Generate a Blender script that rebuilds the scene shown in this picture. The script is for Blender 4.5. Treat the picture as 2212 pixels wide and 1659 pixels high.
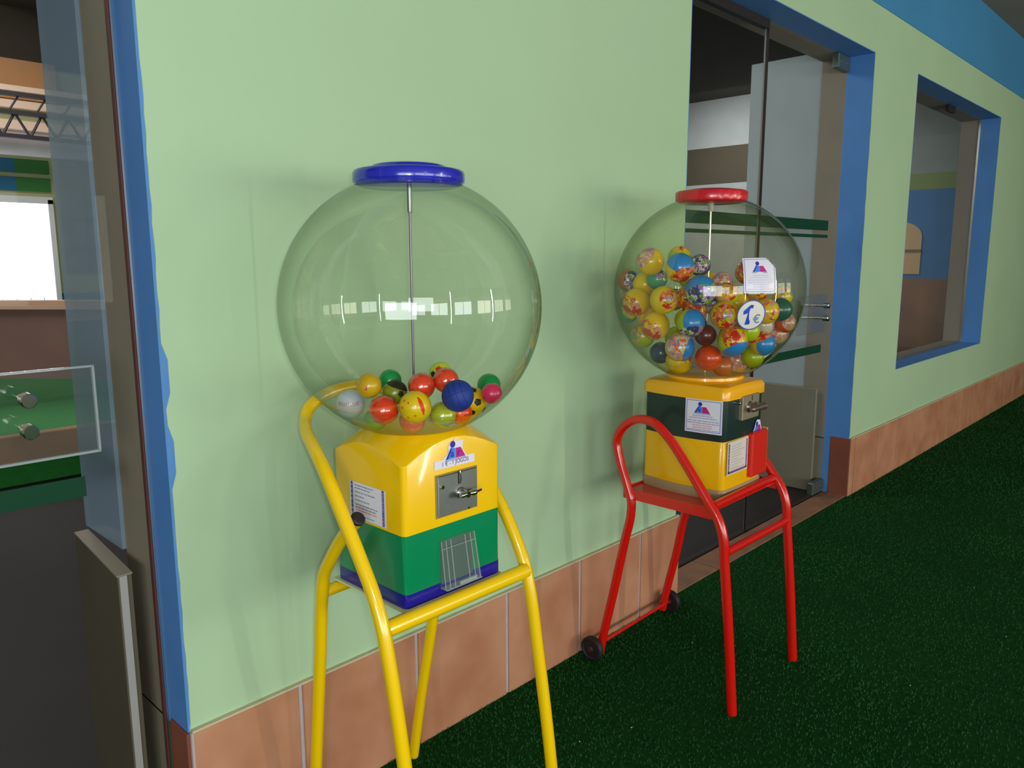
import bpy, math, random
import numpy as np
from mathutils import Vector, Matrix, Quaternion
from mathutils.geometry import tessellate_polygon

for _o in list(bpy.data.objects):
    bpy.data.objects.remove(_o, do_unlink=True)
SC = bpy.context.scene
COL = SC.collection
PI = math.pi
random.seed(11)

# ------------------------------------------------------------------ camera
cd = bpy.data.cameras.new('camera'); cam = bpy.data.objects.new('camera', cd); COL.objects.link(cam)
cd.sensor_fit = 'HORIZONTAL'; cd.sensor_width = 36.0; cd.lens = 36.0 * 1673.0 / 2212.0
cd.clip_start = 0.02; cd.clip_end = 200
FW = Vector((0.71296181, 0.68255107, -0.1606533)).normalized()
RT = Vector((0.69115897, -0.72269587, -0.00315517)).normalized()
UP = RT.cross(FW).normalized()
CAM = Vector((0, -1.6331, 1.4))
m = Matrix.Identity(4)
for i in range(3):
    m[i][0] = RT[i]; m[i][1] = UP[i]; m[i][2] = -FW[i]; m[i][3] = CAM[i]
cam.matrix_world = m
SC.camera = cam

# ------------------------------------------------------------------ world, lights, exposure
w = bpy.data.worlds.new('world'); SC.world = w; w.use_nodes = True
w.node_tree.nodes['Background'].inputs[0].default_value = (0.92, 0.94, 0.90, 1)
w.node_tree.nodes['Background'].inputs[1].default_value = 0.17
SC.view_settings.view_transform = 'Standard'; SC.view_settings.look = 'None'
SC.view_settings.exposure = 0.0; SC.view_settings.gamma = 1.0
try: SC.view_settings.use_curve_mapping = False
except Exception: pass

def area(name, loc, rot, sx, sy, power, col=(1, 1, 1)):
    l = bpy.data.lights.new(name, 'AREA'); l.shape = 'RECTANGLE'; l.size = sx; l.size_y = sy
    l.energy = power; l.color = col
    o = bpy.data.objects.new(name, l); o.location = loc; o.rotation_euler = rot; COL.objects.link(o)
    return o
# daylight through the hall windows in the far side wall (facing +y)
HW = [(-3.4, 1.5, 30), (-1.0, 1.5, 38), (1.4, 1.5, 38), (3.8, 1.5, 33), (6.2, 1.5, 22), (8.6, 1.5, 18)]
for i, (x, z, e) in enumerate(HW):
    area('window_daylight', (x, -6.92, z), (math.radians(90), 0, 0), 1.7, 1.1, e * 1.35, (0.92, 0.98, 1.0) if x < 3 else (1.0, 0.96, 0.78))
# added tall thin lights whose reflections draw arcs in the globes
area('arc_light', (5.02, -6.9, 1.6), (math.radians(90), 0, 0), 0.09, 2.9, 85, (1, 0.95, 0.88))
area('arc_light', (0.2, -6.9, 1.6), (math.radians(90), 0, 0), 0.06, 2.9, 26, (1, 0.97, 0.92))
# added unseen fill light on the left, behind the camera
area('left_fill', (-3.0, -4.0, 1.35), (math.radians(82), 0, math.radians(-46)), 2.4, 1.3, 92, (0.90, 0.97, 1.0))
# camera flash
fl = bpy.data.lights.new('flash', 'POINT'); fl.energy = 23.0; fl.shadow_soft_size = 0.022; fl.color = (1.0, 0.98, 0.95)
fo = bpy.data.objects.new('flash', fl); fo.location = CAM + RT * 0.045 + UP * 0.03 - FW * 0.03; COL.objects.link(fo)
# added fill lights, unseen, to brighten the rooms behind the glass
area('room_fill', (0.6, 3.2, 3.3), (0, 0, 0), 1.5, 1.5, 60, (1, 0.95, 0.9))
area('room_fill', (5.0, 3.4, 3.05), (0, 0, 0), 1.6, 1.2, 34, (1.0, 0.98, 0.92))
area('room_fill', (7.2, 2.6, 2.9), (0, math.radians(-25), 0), 1.0, 1.0, 24, (0.97, 0.98, 1.0))
area('room_fill', (2.9, 1.6, 2.9), (math.radians(-20), 0, 0), 0.8, 0.8, 22, (1.0, 0.96, 0.9))

# ------------------------------------------------------------------ materials
def s2l(c):
    return tuple(((v / 255) / 12.92 if v / 255 <= 0.04045 else ((v / 255 + 0.055) / 1.055) ** 2.4) for v in c) + (1,)
MATS = {}
def mat(name, rgb, rough=0.5, metal=0.0, coat=0.0, var=0.0, vscale=6.0, bump=0.0, bscale=60.0, emit=None, spec=0.5, rgb2=None, stretch=None):
    if name in MATS: return MATS[name]
    M = bpy.data.materials.new(name); M.use_nodes = True; nt = M.node_tree; N = nt.nodes; L = nt.links
    b = N['Principled BSDF']
    b.inputs['Base Color'].default_value = s2l(rgb); b.inputs['Roughness'].default_value = rough
    b.inputs['Metallic'].default_value = metal; b.inputs['Coat Weight'].default_value = coat
    b.inputs['Coat Roughness'].default_value = 0.08
    b.inputs['Specular IOR Level'].default_value = spec
    if var or bump or rgb2:
        tc = N.new('ShaderNodeTexCoord'); mp = N.new('ShaderNodeMapping'); L.new(tc.outputs['Object'], mp.inputs[0])
        if stretch: mp.inputs['Scale'].default_value = stretch
    if var or rgb2:
        nz = N.new('ShaderNodeTexNoise'); nz.inputs['Scale'].default_value = vscale; nz.inputs['Detail'].default_value = 6
        L.new(mp.outputs[0], nz.inputs['Vector'])
        cr = N.new('ShaderNodeValToRGB'); c = s2l(rgb)
        if rgb2: c2 = s2l(rgb2)
        else: c2 = tuple(min(1, v * (1 + var)) for v in c[:3]) + (1,); c = tuple(v * (1 - var) for v in c[:3]) + (1,)
        cr.color_ramp.elements[0].color = c; cr.color_ramp.elements[0].position = 0.33
        cr.color_ramp.elements[1].color = c2; cr.color_ramp.elements[1].position = 0.67
        L.new(nz.outputs['Fac'], cr.inputs[0]); L.new(cr.outputs[0], b.inputs['Base Color'])
    if bump:
        n2 = N.new('ShaderNodeTexNoise'); n2.inputs['Scale'].default_value = bscale; n2.inputs['Detail'].default_value = 4
        L.new(tc.outputs['Object'], n2.inputs['Vector'])
        bp = N.new('ShaderNodeBump'); bp.inputs['Strength'].default_value = bump; bp.inputs['Distance'].default_value = 0.004
        L.new(n2.outputs['Fac'], bp.inputs['Height']); L.new(bp.outputs[0], b.inputs['Normal'])
    if emit:
        b.inputs['Emission Color'].default_value = s2l(rgb); b.inputs['Emission Strength'].default_value = emit
    MATS[name] = M; return M

def shell_glass(name, tint=(0.93, 0.96, 0.93), edge=(0.62, 0.70, 0.60), ior=1.5, haze=0.0, hazecol=(200, 205, 205), rough=0.0, gain=1.0, fres=0.75):
    """thin clear sheet: transparent, mirrored by Fresnel, slightly hazy"""
    M = bpy.data.materials.new(name); M.use_nodes = True; nt = M.node_tree; N = nt.nodes; L = nt.links
    N.remove(N['Principled BSDF']); out = N['Material Output']
    lw = N.new('ShaderNodeLayerWeight'); lw.inputs['Blend'].default_value = 0.5
    tr = N.new('ShaderNodeBsdfTransparent'); gl = N.new('ShaderNodeBsdfGlossy'); gl.inputs['Roughness'].default_value = rough
    cr = N.new('ShaderNodeValToRGB'); cr.color_ramp.elements[0].color = tint + (1,); cr.color_ramp.elements[1].color = edge + (1,)
    cr.color_ramp.elements[0].position = 0.45; cr.color_ramp.elements[1].position = 1.0
    L.new(lw.outputs['Facing'], cr.inputs[0]); L.new(cr.outputs[0], tr.inputs[0])
    pw = N.new('ShaderNodeMath'); pw.operation = 'POWER'; pw.inputs[1].default_value = 4.0
    L.new(lw.outputs['Facing'], pw.inputs[0])
    r0 = ((ior - 1) / (ior + 1)) ** 2 * 1.8 * gain
    ma = N.new('ShaderNodeMath'); ma.operation = 'MULTIPLY_ADD'; ma.inputs[1].default_value = fres; ma.inputs[2].default_value = r0
    L.new(pw.outputs[0], ma.inputs[0])
    mx = N.new('ShaderNodeMixShader'); L.new(ma.outputs[0], mx.inputs[0]); L.new(tr.outputs[0], mx.inputs[1]); L.new(gl.outputs[0], mx.inputs[2])
    last = mx
    if haze:
        df = N.new('ShaderNodeBsdfDiffuse'); df.inputs[0].default_value = s2l(hazecol)
        m2 = N.new('ShaderNodeMixShader'); m2.inputs[0].default_value = haze
        L.new(mx.outputs[0], m2.inputs[1]); L.new(df.outputs[0], m2.inputs[2]); last = m2
    L.new(last.outputs[0], out.inputs[0]); return M

M_wall = mat('green_wall_paint', (172, 203, 165), 0.75, var=0.035, vscale=1.2, bump=0.10, bscale=90)
M_blue = mat('blue_trim_paint', (78, 136, 204), 0.6, var=0.05, vscale=5, bump=0.1, bscale=80)
M_blueband = mat('blue_band_paint', (62, 138, 188), 0.8, var=0.04, vscale=1.5)
M_taupe = mat('taupe_inner_reveal', (150, 138, 120), 0.7, var=0.05)
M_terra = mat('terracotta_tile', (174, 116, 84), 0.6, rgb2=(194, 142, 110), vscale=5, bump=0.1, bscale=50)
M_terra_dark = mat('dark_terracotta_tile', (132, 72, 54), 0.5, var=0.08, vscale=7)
M_grout = mat('grey_grout', (180, 172, 176), 0.85, var=0.06, vscale=30)
M_grout_top = mat('cream_grout', (196, 190, 160), 0.85, var=0.06, vscale=30)
M_thresh = mat('threshold_tile', (150, 104, 78), 0.7, rgb2=(118, 88, 68), vscale=8)
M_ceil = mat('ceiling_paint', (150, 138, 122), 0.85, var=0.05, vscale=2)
M_turfbase = mat('turf_backing', (18, 62, 24), 0.95, var=0.2, vscale=60, spec=0.05)
M_turf = mat('turf_pile', (44, 96, 50), 0.9, rgb2=(34, 74, 40), vscale=1.4, spec=0.03)
M_hall = mat('hall_wall_paint', (190, 186, 160), 0.8, var=0.04)
M_inner = mat('inner_room_paint', (165, 170, 168), 0.8, var=0.04)
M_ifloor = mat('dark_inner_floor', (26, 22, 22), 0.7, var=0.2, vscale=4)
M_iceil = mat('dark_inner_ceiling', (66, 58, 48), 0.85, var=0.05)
M_metal = mat('brushed_aluminium', (200, 198, 194), 0.3, 1.0, bump=0.03)
M_chrome = mat('chrome', (215, 215, 215), 0.12, 1.0)
M_steel = mat('galvanised_steel', (150, 156, 154), 0.38, 0.9, var=0.06, vscale=30)
M_seal = mat('dark_rubber_seal', (28, 20, 20), 0.6)
M_brownseal = mat('red_brown_seal', (92, 48, 42), 0.6)
M_black = mat('black_rubber', (28, 22, 28), 0.6)
M_pane = shell_glass('window_glass', (0.96, 0.97, 0.96), (0.9, 0.92, 0.9), gain=0.05, fres=0.12)
M_globe = shell_glass('clear_acrylic_globe', (0.955, 0.965, 0.94), (0.50, 0.58, 0.44), gain=0.9, rough=.018)
M_globe2 = shell_glass('yellowed_acrylic_globe', (0.93, 0.945, 0.87), (0.50, 0.56, 0.36), haze=0.02, hazecol=(170, 175, 120), gain=0.8, rough=.018)
M_reflect = shell_glass('reflection_sheet', (0.80, 0.86, 0.88), (0.75, 0.8, 0.82), haze=0.42, hazecol=(172, 190, 214), gain=.4)  # hazy tint imitates a pale reflection in the left door
M_plastic = shell_glass('clear_chute_plastic', (0.93, 0.95, 0.94), (0.8, 0.85, 0.82), haze=0.07, hazecol=(210, 220, 215))
M_yel = mat('yellow_body_plastic', (244, 196, 0), 0.28, coat=0.4)
M_grn = mat('green_body_plastic', (0, 132, 82), 0.3, coat=0.4)
M_navy = mat('navy_base_plastic', (28, 22, 140), 0.3, coat=0.3)
M_lidblue = mat('blue_lid_plastic', (34, 42, 176), 0.22, coat=0.5)
M_lidred = mat('red_lid_plastic', (205, 22, 40), 0.28, coat=0.4)
M_ytube = mat('yellow_enamel_tube', (246, 204, 8), 0.22, coat=0.6)
M_rtube = mat('red_enamel_tube', (212, 20, 12), 0.25, coat=0.5)
M_cream = mat('cream_plate', (214, 220, 170), 0.6)
M_yel2 = mat('amber_body_plastic', (238, 182, 6), 0.3, coat=0.3)
M_lidamber = mat('amber_lid_plastic', (246, 176, 6), 0.3, coat=0.4)
M_dark = mat('dark_green_black_plastic', (20, 44, 42), 0.4, coat=0.2)
M_beige = mat('beige_base_plastic', (158, 132, 98), 0.5)
M_redflap = mat('red_flap_plastic', (212, 34, 22), 0.35, coat=0.2)
M_card = mat('white_card', (226, 224, 240), 0.35, coat=0.3)
M_paper = mat('cream_paper_card', (222, 214, 206), 0.4, coat=0.3)
M_inkblue = mat('violet_blue_ink', (66, 40, 150), 0.4)
M_ink = mat('grey_ink', (146, 142, 164), 0.5)
M_inkred = mat('pale_red_ink', (224, 140, 140), 0.5)
M_logoblue = mat('logo_blue', (52, 130, 232), 0.4)
M_logonavy = mat('logo_navy', (44, 34, 160), 0.4)
M_logomag = mat('logo_magenta', (186, 24, 128), 0.4)
M_logogrey = mat('logo_grey', (178, 172, 200), 0.4)
M_one = mat('price_blue', (28, 70, 200), 0.4)
M_recess = mat('grey_chute_recess', (70, 96, 88), 0.4)

# ------------------------------------------------------------------ mesh helpers
def mk(name, V, F, ma, parent=None, smooth=True, ang=35, loc=None):
    me = bpy.data.meshes.new(name); me.from_pydata([tuple(v) for v in V], [], F); me.validate(); me.update()
    me.materials.append(ma)
    if smooth:
        me.shade_smooth()
        try: me.set_sharp_from_angle(angle=math.radians(ang))
        except Exception: pass
    o = bpy.data.objects.new(name, me); COL.objects.link(o)
    if loc is not None: o.location = loc
    if parent is not None:
        o.parent = parent
        if loc is None: o.matrix_parent_inverse = Matrix.Translation(-wpos(parent))
    return o
def wpos(o):
    return Vector(o['_w']) if '_w' in o else Vector((0, 0, 0))
def thing(name, label, cat, loc, group=None):
    o = bpy.data.objects.new(name, None); o.location = loc; o.empty_display_size = 0.05; COL.objects.link(o)
    o['_w'] = tuple(loc); o['label'] = label; o['category'] = cat
    if group: o['group'] = group
    return o
def struct(o):
    o['kind'] = 'structure'; return o
def box(x0, x1, y0, y1, z0, z1):
    V = [(x0, y0, z0), (x1, y0, z0), (x1, y1, z0), (x0, y1, z0), (x0, y0, z1), (x1, y0, z1), (x1, y1, z1), (x0, y1, z1)]
    F = [(0, 3, 2, 1), (4, 5, 6, 7), (0, 1, 5, 4), (1, 2, 6, 5), (2, 3, 7, 6), (3, 0, 4, 7)]
    return V, F
def join(*parts):
    V = []; F = []
    for v, f in parts:
        n = len(V); V += list(v); F += [tuple(i + n for i in q) for q in f]
    return V, F
def bbox(x0, x1, y0, y1, z0, z1, b=0.003):
    """bevelled box (chamfered on all edges)"""
    b = min(b, (x1 - x0) * .45, (y1 - y0) * .45, (z1 - z0) * .45)
    V = []; idx = {}
    for i, x in enumerate((x0, x1)):
        for j, y in enumerate((y0, y1)):
            for k, z in enumerate((z0, z1)):
                sx = b if i == 0 else -b; sy = b if j == 0 else -b; sz = b if k == 0 else -b
                idx[i, j, k, 0] = len(V); V.append((x, y + sy, z + sz))
                idx[i, j, k, 1] = len(V); V.append((x + sx, y, z + sz))
                idx[i, j, k, 2] = len(V); V.append((x + sx, y + sy, z))
    F = []
    for a in (0, 1):
        for s in (0, 1):
            pass
    for i in (0, 1): F.append([idx[i, 0, 0, 0], idx[i, 1, 0, 0], idx[i, 1, 1, 0], idx[i, 0, 1, 0]])
    for j in (0, 1): F.append([idx[0, j, 0, 1], idx[1, j, 0, 1], idx[1, j, 1, 1], idx[0, j, 1, 1]])
    for k in (0, 1): F.append([idx[0, 0, k, 2], idx[1, 0, k, 2], idx[1, 1, k, 2], idx[0, 1, k, 2]])
    for i in (0, 1):
        for j in (0, 1): F.append([idx[i, j, 0, 0], idx[i, j, 1, 0], idx[i, j, 1, 1], idx[i, j, 0, 1]])
        for k in (0, 1): F.append([idx[i, 0, k, 0], idx[i, 1, k, 0], idx[i, 1, k, 2], idx[i, 0, k, 2]])
    for j in (0, 1):
        for k in (0, 1): F.append([idx[0, j, k, 1], idx[1, j, k, 1], idx[1, j, k, 2], idx[0, j, k, 2]])
    for i in (0, 1):
        for j in (0, 1):
            for k in (0, 1): F.append([idx[i, j, k, 0], idx[i, j, k, 1], idx[i, j, k, 2]])
    c = Vector(((x0 + x1) / 2, (y0 + y1) / 2, (z0 + z1) / 2)); G = []
    for f in F:
        p = [Vector(V[i]) for i in f]; n = (p[1] - p[0]).cross(p[2] - p[0]); mid = sum(p, Vector()) / len(p)
        G.append(tuple(f) if n.dot(mid - c) > 0 else tuple(reversed(f)))
    return V, G
def catmull(P, n=6, closed=False):
    P = [Vector(p) for p in P]; out = []
    for i in range(len(P) - 1):
        p0 = P[max(i - 1, 0)]; p1 = P[i]; p2 = P[i + 1]; p3 = P[min(i + 2, len(P) - 1)]
        if i == 0: p0 = p1 * 2 - p2
        if i == len(P) - 2: p3 = p2 * 2 - p1
        # centripetal-ish tangents scaled by chord length
        d = (p2 - p1).length; d0 = max((p1 - p0).length, 1e-6); d2 = max((p3 - p2).length, 1e-6)
        m1 = ((p1 - p0) / d0 - (p2 - p0) / (d0 + d) + (p2 - p1) / d) * d
        m2 = ((p2 - p1) / d - (p3 - p1) / (d + d2) + (p3 - p2) / d2) * d
        for k in range(n):
            t = k / n; t2 = t * t; t3 = t2 * t
            out.append(p1 * (2 * t3 - 3 * t2 + 1) + m1 * (t3 - 2 * t2 + t) + p2 * (-2 * t3 + 3 * t2) + m2 * (t3 - t2))
    out.append(P[-1]); return out
def tube(P, r, seg=16, cap=True):
    P = [Vector(p) for p in P]; V = []; F = []
    T = []
    for i in range(len(P)):
        a = P[max(i - 1, 0)]; b = P[min(i + 1, len(P) - 1)]; T.append((b - a).normalized())
    nrm = T[0].orthogonal().normalized()
    for i, p in enumerate(P):
        if i:
            q = T[i - 1].rotation_difference(T[i]); nrm = (q @ nrm).normalized()
        bn = T[i].cross(nrm)
        rr = r[i] if isinstance(r, (list, tuple)) else r
        for k in range(seg):
            a = 2 * PI * k / seg; V.append(p + (nrm * math.cos(a) + bn * math.sin(a)) * rr)
    for i in range(len(P) - 1):
        for k in range(seg):
            a = i * seg + k; b = i * seg + (k + 1) % seg
            F.append((a, b, b + seg, a + seg))
    if cap:
        F.append(tuple(reversed(range(seg)))); n = (len(P) - 1) * seg; F.append(tuple(range(n, n + seg)))
    return V, F
def lathe(c, prof, seg=48, axis='z', mod=None, capt=True, capb=True):
    V = []; F = []; c = Vector(c)
    for (r, z) in prof:
        for k in range(seg):
            a = 2 * PI * k / seg; rr = r * (mod(a, r, z) if mod else 1)
            x, y = rr * math.cos(a), rr * math.sin(a)
            v = {'z': (x, y, z), 'x': (z, x, y), 'y': (y, z, x)}[axis]
            V.append(c + Vector(v))
    for i in range(len(prof) - 1):
        for k in range(seg):
            a = i * seg + k; b = i * seg + (k + 1) % seg
            F.append((a, b, b + seg, a + seg))
    if capb: F.append(tuple(reversed(range(seg))))
    if capt: n = (len(prof) - 1) * seg; F.append(tuple(range(n, n + seg)))
    return V, F
def outline(hx, hy, r, bx=0.0, by=0.0, nc=6, ns=8):
    """rounded rectangle outline; bx / by: outward bulge of the x / y facing sides"""
    P = []
    sides = [((hx, -hy + r), (hx, hy - r), (1, 0), bx), ((hx - r, hy), (-hx + r, hy), (0, 1), by),
             ((-hx, hy - r), (-hx, -hy + r), (-1, 0), bx), ((-hx + r, -hy), (hx - r, -hy), (0, -1), by)]
    cen = [(hx - r, hy - r, 0), (-hx + r, hy - r, 90), (-hx + r, -hy + r, 180), (hx - r, -hy + r, 270)]
    for i, (a, b, n, bl) in enumerate(sides):
        for k in range(ns):
            t = (k) / ns; q = 4 * t * (1 - t)
            P.append((a[0] + (b[0] - a[0]) * t + n[0] * bl * q, a[1] + (b[1] - a[1]) * t + n[1] * bl * q))
        cx, cy, a0 = cen[i]
        for k in range(nc):
            an = math.radians(a0 + 90 * k / nc); P.append((cx + r * math.cos(an), cy + r * math.sin(an)))
    return P
def loft(c, rings, capb=True, capt=True):
    """rings: list of lists of (x,y,z) relative to c, same length"""
    V = []; F = []; c = Vector(c); n = len(rings[0])
    for R in rings: V += [c + Vector(p) for p in R]
    for i in range(len(rings) - 1):
        for k in range(n):
            a = i * n + k; b = i * n + (k + 1) % n; F.append((a, b, b + n, a + n))
    if capb: F.append(tuple(reversed(range(n))))
    if capt: s = (len(rings) - 1) * n; F.append(tuple(range(s, s + n)))
    return V, F
def shape(name, polys, mp, h, ma, parent, loc=None):
    """flat print: 2D polygons laid on a surface through the mapping mp(u,v,h)"""
    V = []; F = []
    for P in polys:
        n = len(V); V += [mp(u, v, h) for u, v in P]
        for t in tessellate_polygon([[Vector((u, v, 0)) for u, v in P]]):
            F.append(tuple(i + n for i in t))
    # orient outward
    return mk(name, V, F, ma, parent, smooth=False, loc=loc)
def flatmap(O, U, Vv, N):
    O = Vector(O); U = Vector(U); Vv = Vector(Vv); N = Vector(N)
    return lambda u, v, h: O + U * u + Vv * v + N * h
def rect(u0, u1, v0, v1): return [(u0, v0), (u1, v0), (u1, v1), (u0, v1)]
def frame_polys(u0, u1, v0, v1, t):
    return [rect(u0, u1, v0, v0 + t), rect(u0, u1, v1 - t, v1), rect(u0, u0 + t, v0, v1), rect(u1 - t, u1, v0, v1)]
def circ(cu, cv, r, n=28, sy=1.0): return [(cu + r * math.cos(2 * PI * k / n), cv + r * sy * math.sin(2 * PI * k / n)) for k in range(n)]
def text(name, body, size, u, v, mp, h, ma, parent, rot=0.0, sx=1.0, bold=0.0, align='CENTER', loc=None):
    cu = bpy.data.curves.new('txt', 'FONT'); cu.body = body; cu.size = size; cu.align_x = align; cu.align_y = 'CENTER'
    cu.offset = bold; cu.resolution_u = 3
    to = bpy.data.objects.new('txt', cu); COL.objects.link(to)
    bpy.context.view_layer.update()
    me = bpy.data.meshes.new_from_object(to.evaluated_get(bpy.context.evaluated_depsgraph_get()))
    c, s = math.cos(rot), math.sin(rot)
    V = []
    for vt in me.vertices:
        x, y = vt.co.x * sx, vt.co.y
        V.append(mp(u + x * c - y * s, v + x * s + y * c, h))
    F = [tuple(p.vertices) for p in me.polygons]
    bpy.data.objects.remove(to, do_unlink=True); bpy.data.meshes.remove(me); bpy.data.curves.remove(cu)
    return mk(name, V, F, ma, parent, smooth=False, loc=loc)
def scribble(u0, u1, v, t, rnd, sl=0.0, fill=1.0):
    """broken strokes standing for print too fine to read"""
    P = []; u = u0; end = u0 + (u1 - u0) * fill
    while u < end:
        wl = (u1 - u0) * rnd.uniform(0.05, 0.16); e = min(u + wl, end)
        P.append([(u, v + sl * (u - u0)), (e, v + sl * (e - u0)), (e, v + t + sl * (e - u0)), (u, v + t + sl * (u - u0))]); u = e + (u1 - u0) * 0.022
    return P
def logo(mp, cu, cv, s, parent, h, letters=True):
    """triangular emblem: navy head, blue and magenta halves, grey base; s = width"""
    k = s
    shape('emblem', [circ(cu - .14 * k, cv + .36 * k, .13 * k)], mp, h, M_logonavy, parent)
    shape('emblem', [[(cu - .5 * k, cv - .18 * k), (cu - .02 * k, cv - .18 * k), (cu - .02 * k, cv + .2 * k), (cu - .24 * k, cv + .24 * k)]], mp, h, M_logoblue, parent)
    shape('emblem', [[(cu - .5 * k, cv - .18 * k), (cu - .40 * k, cv - .18 * k), (cu - .19 * k, cv + .2 * k), (cu - .24 * k, cv + .24 * k)]], mp, h * 1.25, M_logonavy, parent)
    shape('emblem', [[(cu, cv - .18 * k), (cu + .5 * k, cv - .18 * k), (cu + .26 * k, cv + .2 * k), (cu, cv + .2 * k)]], mp, h, M_logomag, parent)
    shape('emblem', [[(cu - .56 * k, cv - .27 * k), (cu + .56 * k, cv - .27 * k), (cu + .5 * k, cv - .18 * k), (cu - .5 * k, cv - .18 * k)]], mp, h, M_logogrey, parent)
    if letters:
        text('emblem_letter', 'a', .42 * k, cu - .18 * k, cv + .02 * k, mp, h * 1.4, M_logonavy, parent, bold=.004 * k)
        text('emblem_letter', 'r', .40 * k, cu + .16 * k, cv + .01 * k, mp, h * 1.4, M_logonavy, parent, bold=.002 * k)

# ================================================================== SETTING
T = 0.28                                   # wall thickness
XL, XD1, XD2, XW1, XW2 = 0.651, 2.678, 4.557, 5.283, 7.380
ZD, ZWT, ZWB, ZC, ZCE = 2.492, 2.499, 0.681, 2.734, 3.183
XMIN, XMAX = -4.5, 13.0
YG1, YG = 0.115, 0.145                     # glass planes
V, F = join(box(XMIN, -1.4, 0, T, 0, ZC), box(-1.4, XL, 0, T, ZD, ZC), box(XL, XD1, 0, T, 0, ZC), box(XD1, XD2, 0, T, ZD, ZC),
            box(XD2, XW1, 0, T, 0, ZC), box(XW1, XW2, 0, T, 0, ZWB), box(XW1, XW2, 0, T, ZWT, ZC), box(XW2, XMAX, 0, T, 0, ZC))
struct(mk('wall_back', V, F, M_wall, smooth=False))
struct(mk('trim_1', *box(XMIN, XMAX, -0.004, T, ZC, ZCE), M_blueband, smooth=False))
struct(mk('ceiling', *box(XMIN, XMAX, -7.1, T, ZCE, ZCE + 0.1), M_ceil, smooth=False))
e = 0.004
def lining(x0, x1, z0, z1, yg, sill):
    ps = [box(x0, x0 + e, 0.0, yg, z0, z1), box(x1 - e, x1, 0.0, yg, z0, z1), box(x0, x1, 0.0, yg, z1 - e, z1)]
    qs = [box(x0, x0 + e, yg, T + .004, z0, z1), box(x1 - e, x1, yg, T + .004, z0, z1), box(x0, x1, yg, T + .004, z1 - e, z1)]
    if sill: ps.append(box(x0, x1, -.001, yg, z0, z0 + e)); qs.append(box(x0, x1, yg, T + .004, z0, z0 + e))
    return join(*ps), join(*qs)
n = 2
for (x0, x1, z0, z1, yg, sill) in ((-1.4, XL, 0.33, ZD, YG1, False), (XD1, XD2, 0.33, ZD, YG, False), (XW1, XW2, ZWB, ZWT, YG, True)):
    a, b = lining(x0, x1, z0, z1, yg, sill)
    struct(mk('trim_%d' % n, *a, M_blue, smooth=False)); n += 1
    struct(mk('trim_%d' % n, *b, M_taupe, smooth=False)); n += 1
# ragged blue brush line where the reveal colour was cut in at the left opening
rg = random.Random(5); P = []
for i in range(60):
    z = 0.352 + i * 0.035; ww = 0.0012 + 0.0025 * rg.random() ** 3
    if 17 <= i <= 19 or 22 <= i <= 24: ww = 0.012
    P.append((XL + ww, z))
poly = [(XL, 0.37)] + P + [(XL, P[-1][1])]
o = shape('trim_%d' % n, [poly], flatmap((0, 0, 0), (1, 0, 0), (0, 0, 1), (0, -1, 0)), 0.0012, M_blue, None); struct(o); n += 1
P = [(XD2 + .001 + .004 * rg.random() ** 2, 0.36 + i * 0.06) for i in range(36)]
o = shape('trim_%d' % n, [[(XD2, 0.36)] + P + [(XD2, P[-1][1])]], flatmap((0, 0, 0), (1, 0, 0), (0, 0, 1), (0, -1, 0)), 0.0012, M_blue, None); struct(o); n += 1
# taupe inner reveal below tile height
for i, (x0, x1) in enumerate(((XL - e, XL), (XD2 - e, XD2))):
    struct(mk('trim_%d' % n, *box(x0, x1, 0.10 if i else YG1, T + .004, 0, 0.335), M_taupe, smooth=False)); n += 1

# floors
struct(mk('floor', *box(XMIN, XMAX, -7.1, 0.0, -0.1, 0.0), M_turfbase, smooth=False))
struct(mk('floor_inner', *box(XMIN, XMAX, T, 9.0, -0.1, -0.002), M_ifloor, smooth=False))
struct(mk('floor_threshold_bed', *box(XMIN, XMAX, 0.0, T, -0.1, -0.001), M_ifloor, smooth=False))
# turf pile
rs = np.random.RandomState(4)
NB = 170000
# density follows nearness
xx = 0.3 + (rs.rand(NB) ** 1.6) * 9.5; yy = -0.012 - (rs.rand(NB) ** 1.15) * 2.6
hh = 0.006 + 0.005 * rs.rand(NB); an = rs.rand(NB) * PI; ww = 0.0012 + 0.0012 * rs.rand(NB) * (1 + xx * .3)
lx = (rs.rand(NB) - .5) * .006; ly = (rs.rand(NB) - .5) * .006
VV = np.zeros((NB, 3, 3), np.float32)
VV[:, 0] = np.stack([xx - np.cos(an) * ww, yy - np.sin(an) * ww, np.zeros(NB)], 1)
VV[:, 1] = np.stack([xx + np.cos(an) * ww, yy + np.sin(an) * ww, np.zeros(NB)], 1)
VV[:, 2] = np.stack([xx + lx, yy + ly, hh], 1)
me = bpy.data.meshes.new('artificial_turf'); me.vertices.add(NB * 3); me.vertices.foreach_set('co', VV.ravel())
me.loops.add(NB * 3); me.loops.foreach_set('vertex_index', np.arange(NB * 3, dtype=np.int32))
me.polygons.add(NB); me.polygons.foreach_set('loop_start', np.arange(0, NB * 3, 3, dtype=np.int32))
me.update(calc_edges=True); me.materials.append(M_turf)
o = bpy.data.objects.new('artificial_turf', me); COL.objects.link(o)
o['kind'] = 'stuff'; o['label'] = 'dark green artificial turf covering the floor along the green wall'; o['category'] = 'turf'
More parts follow.
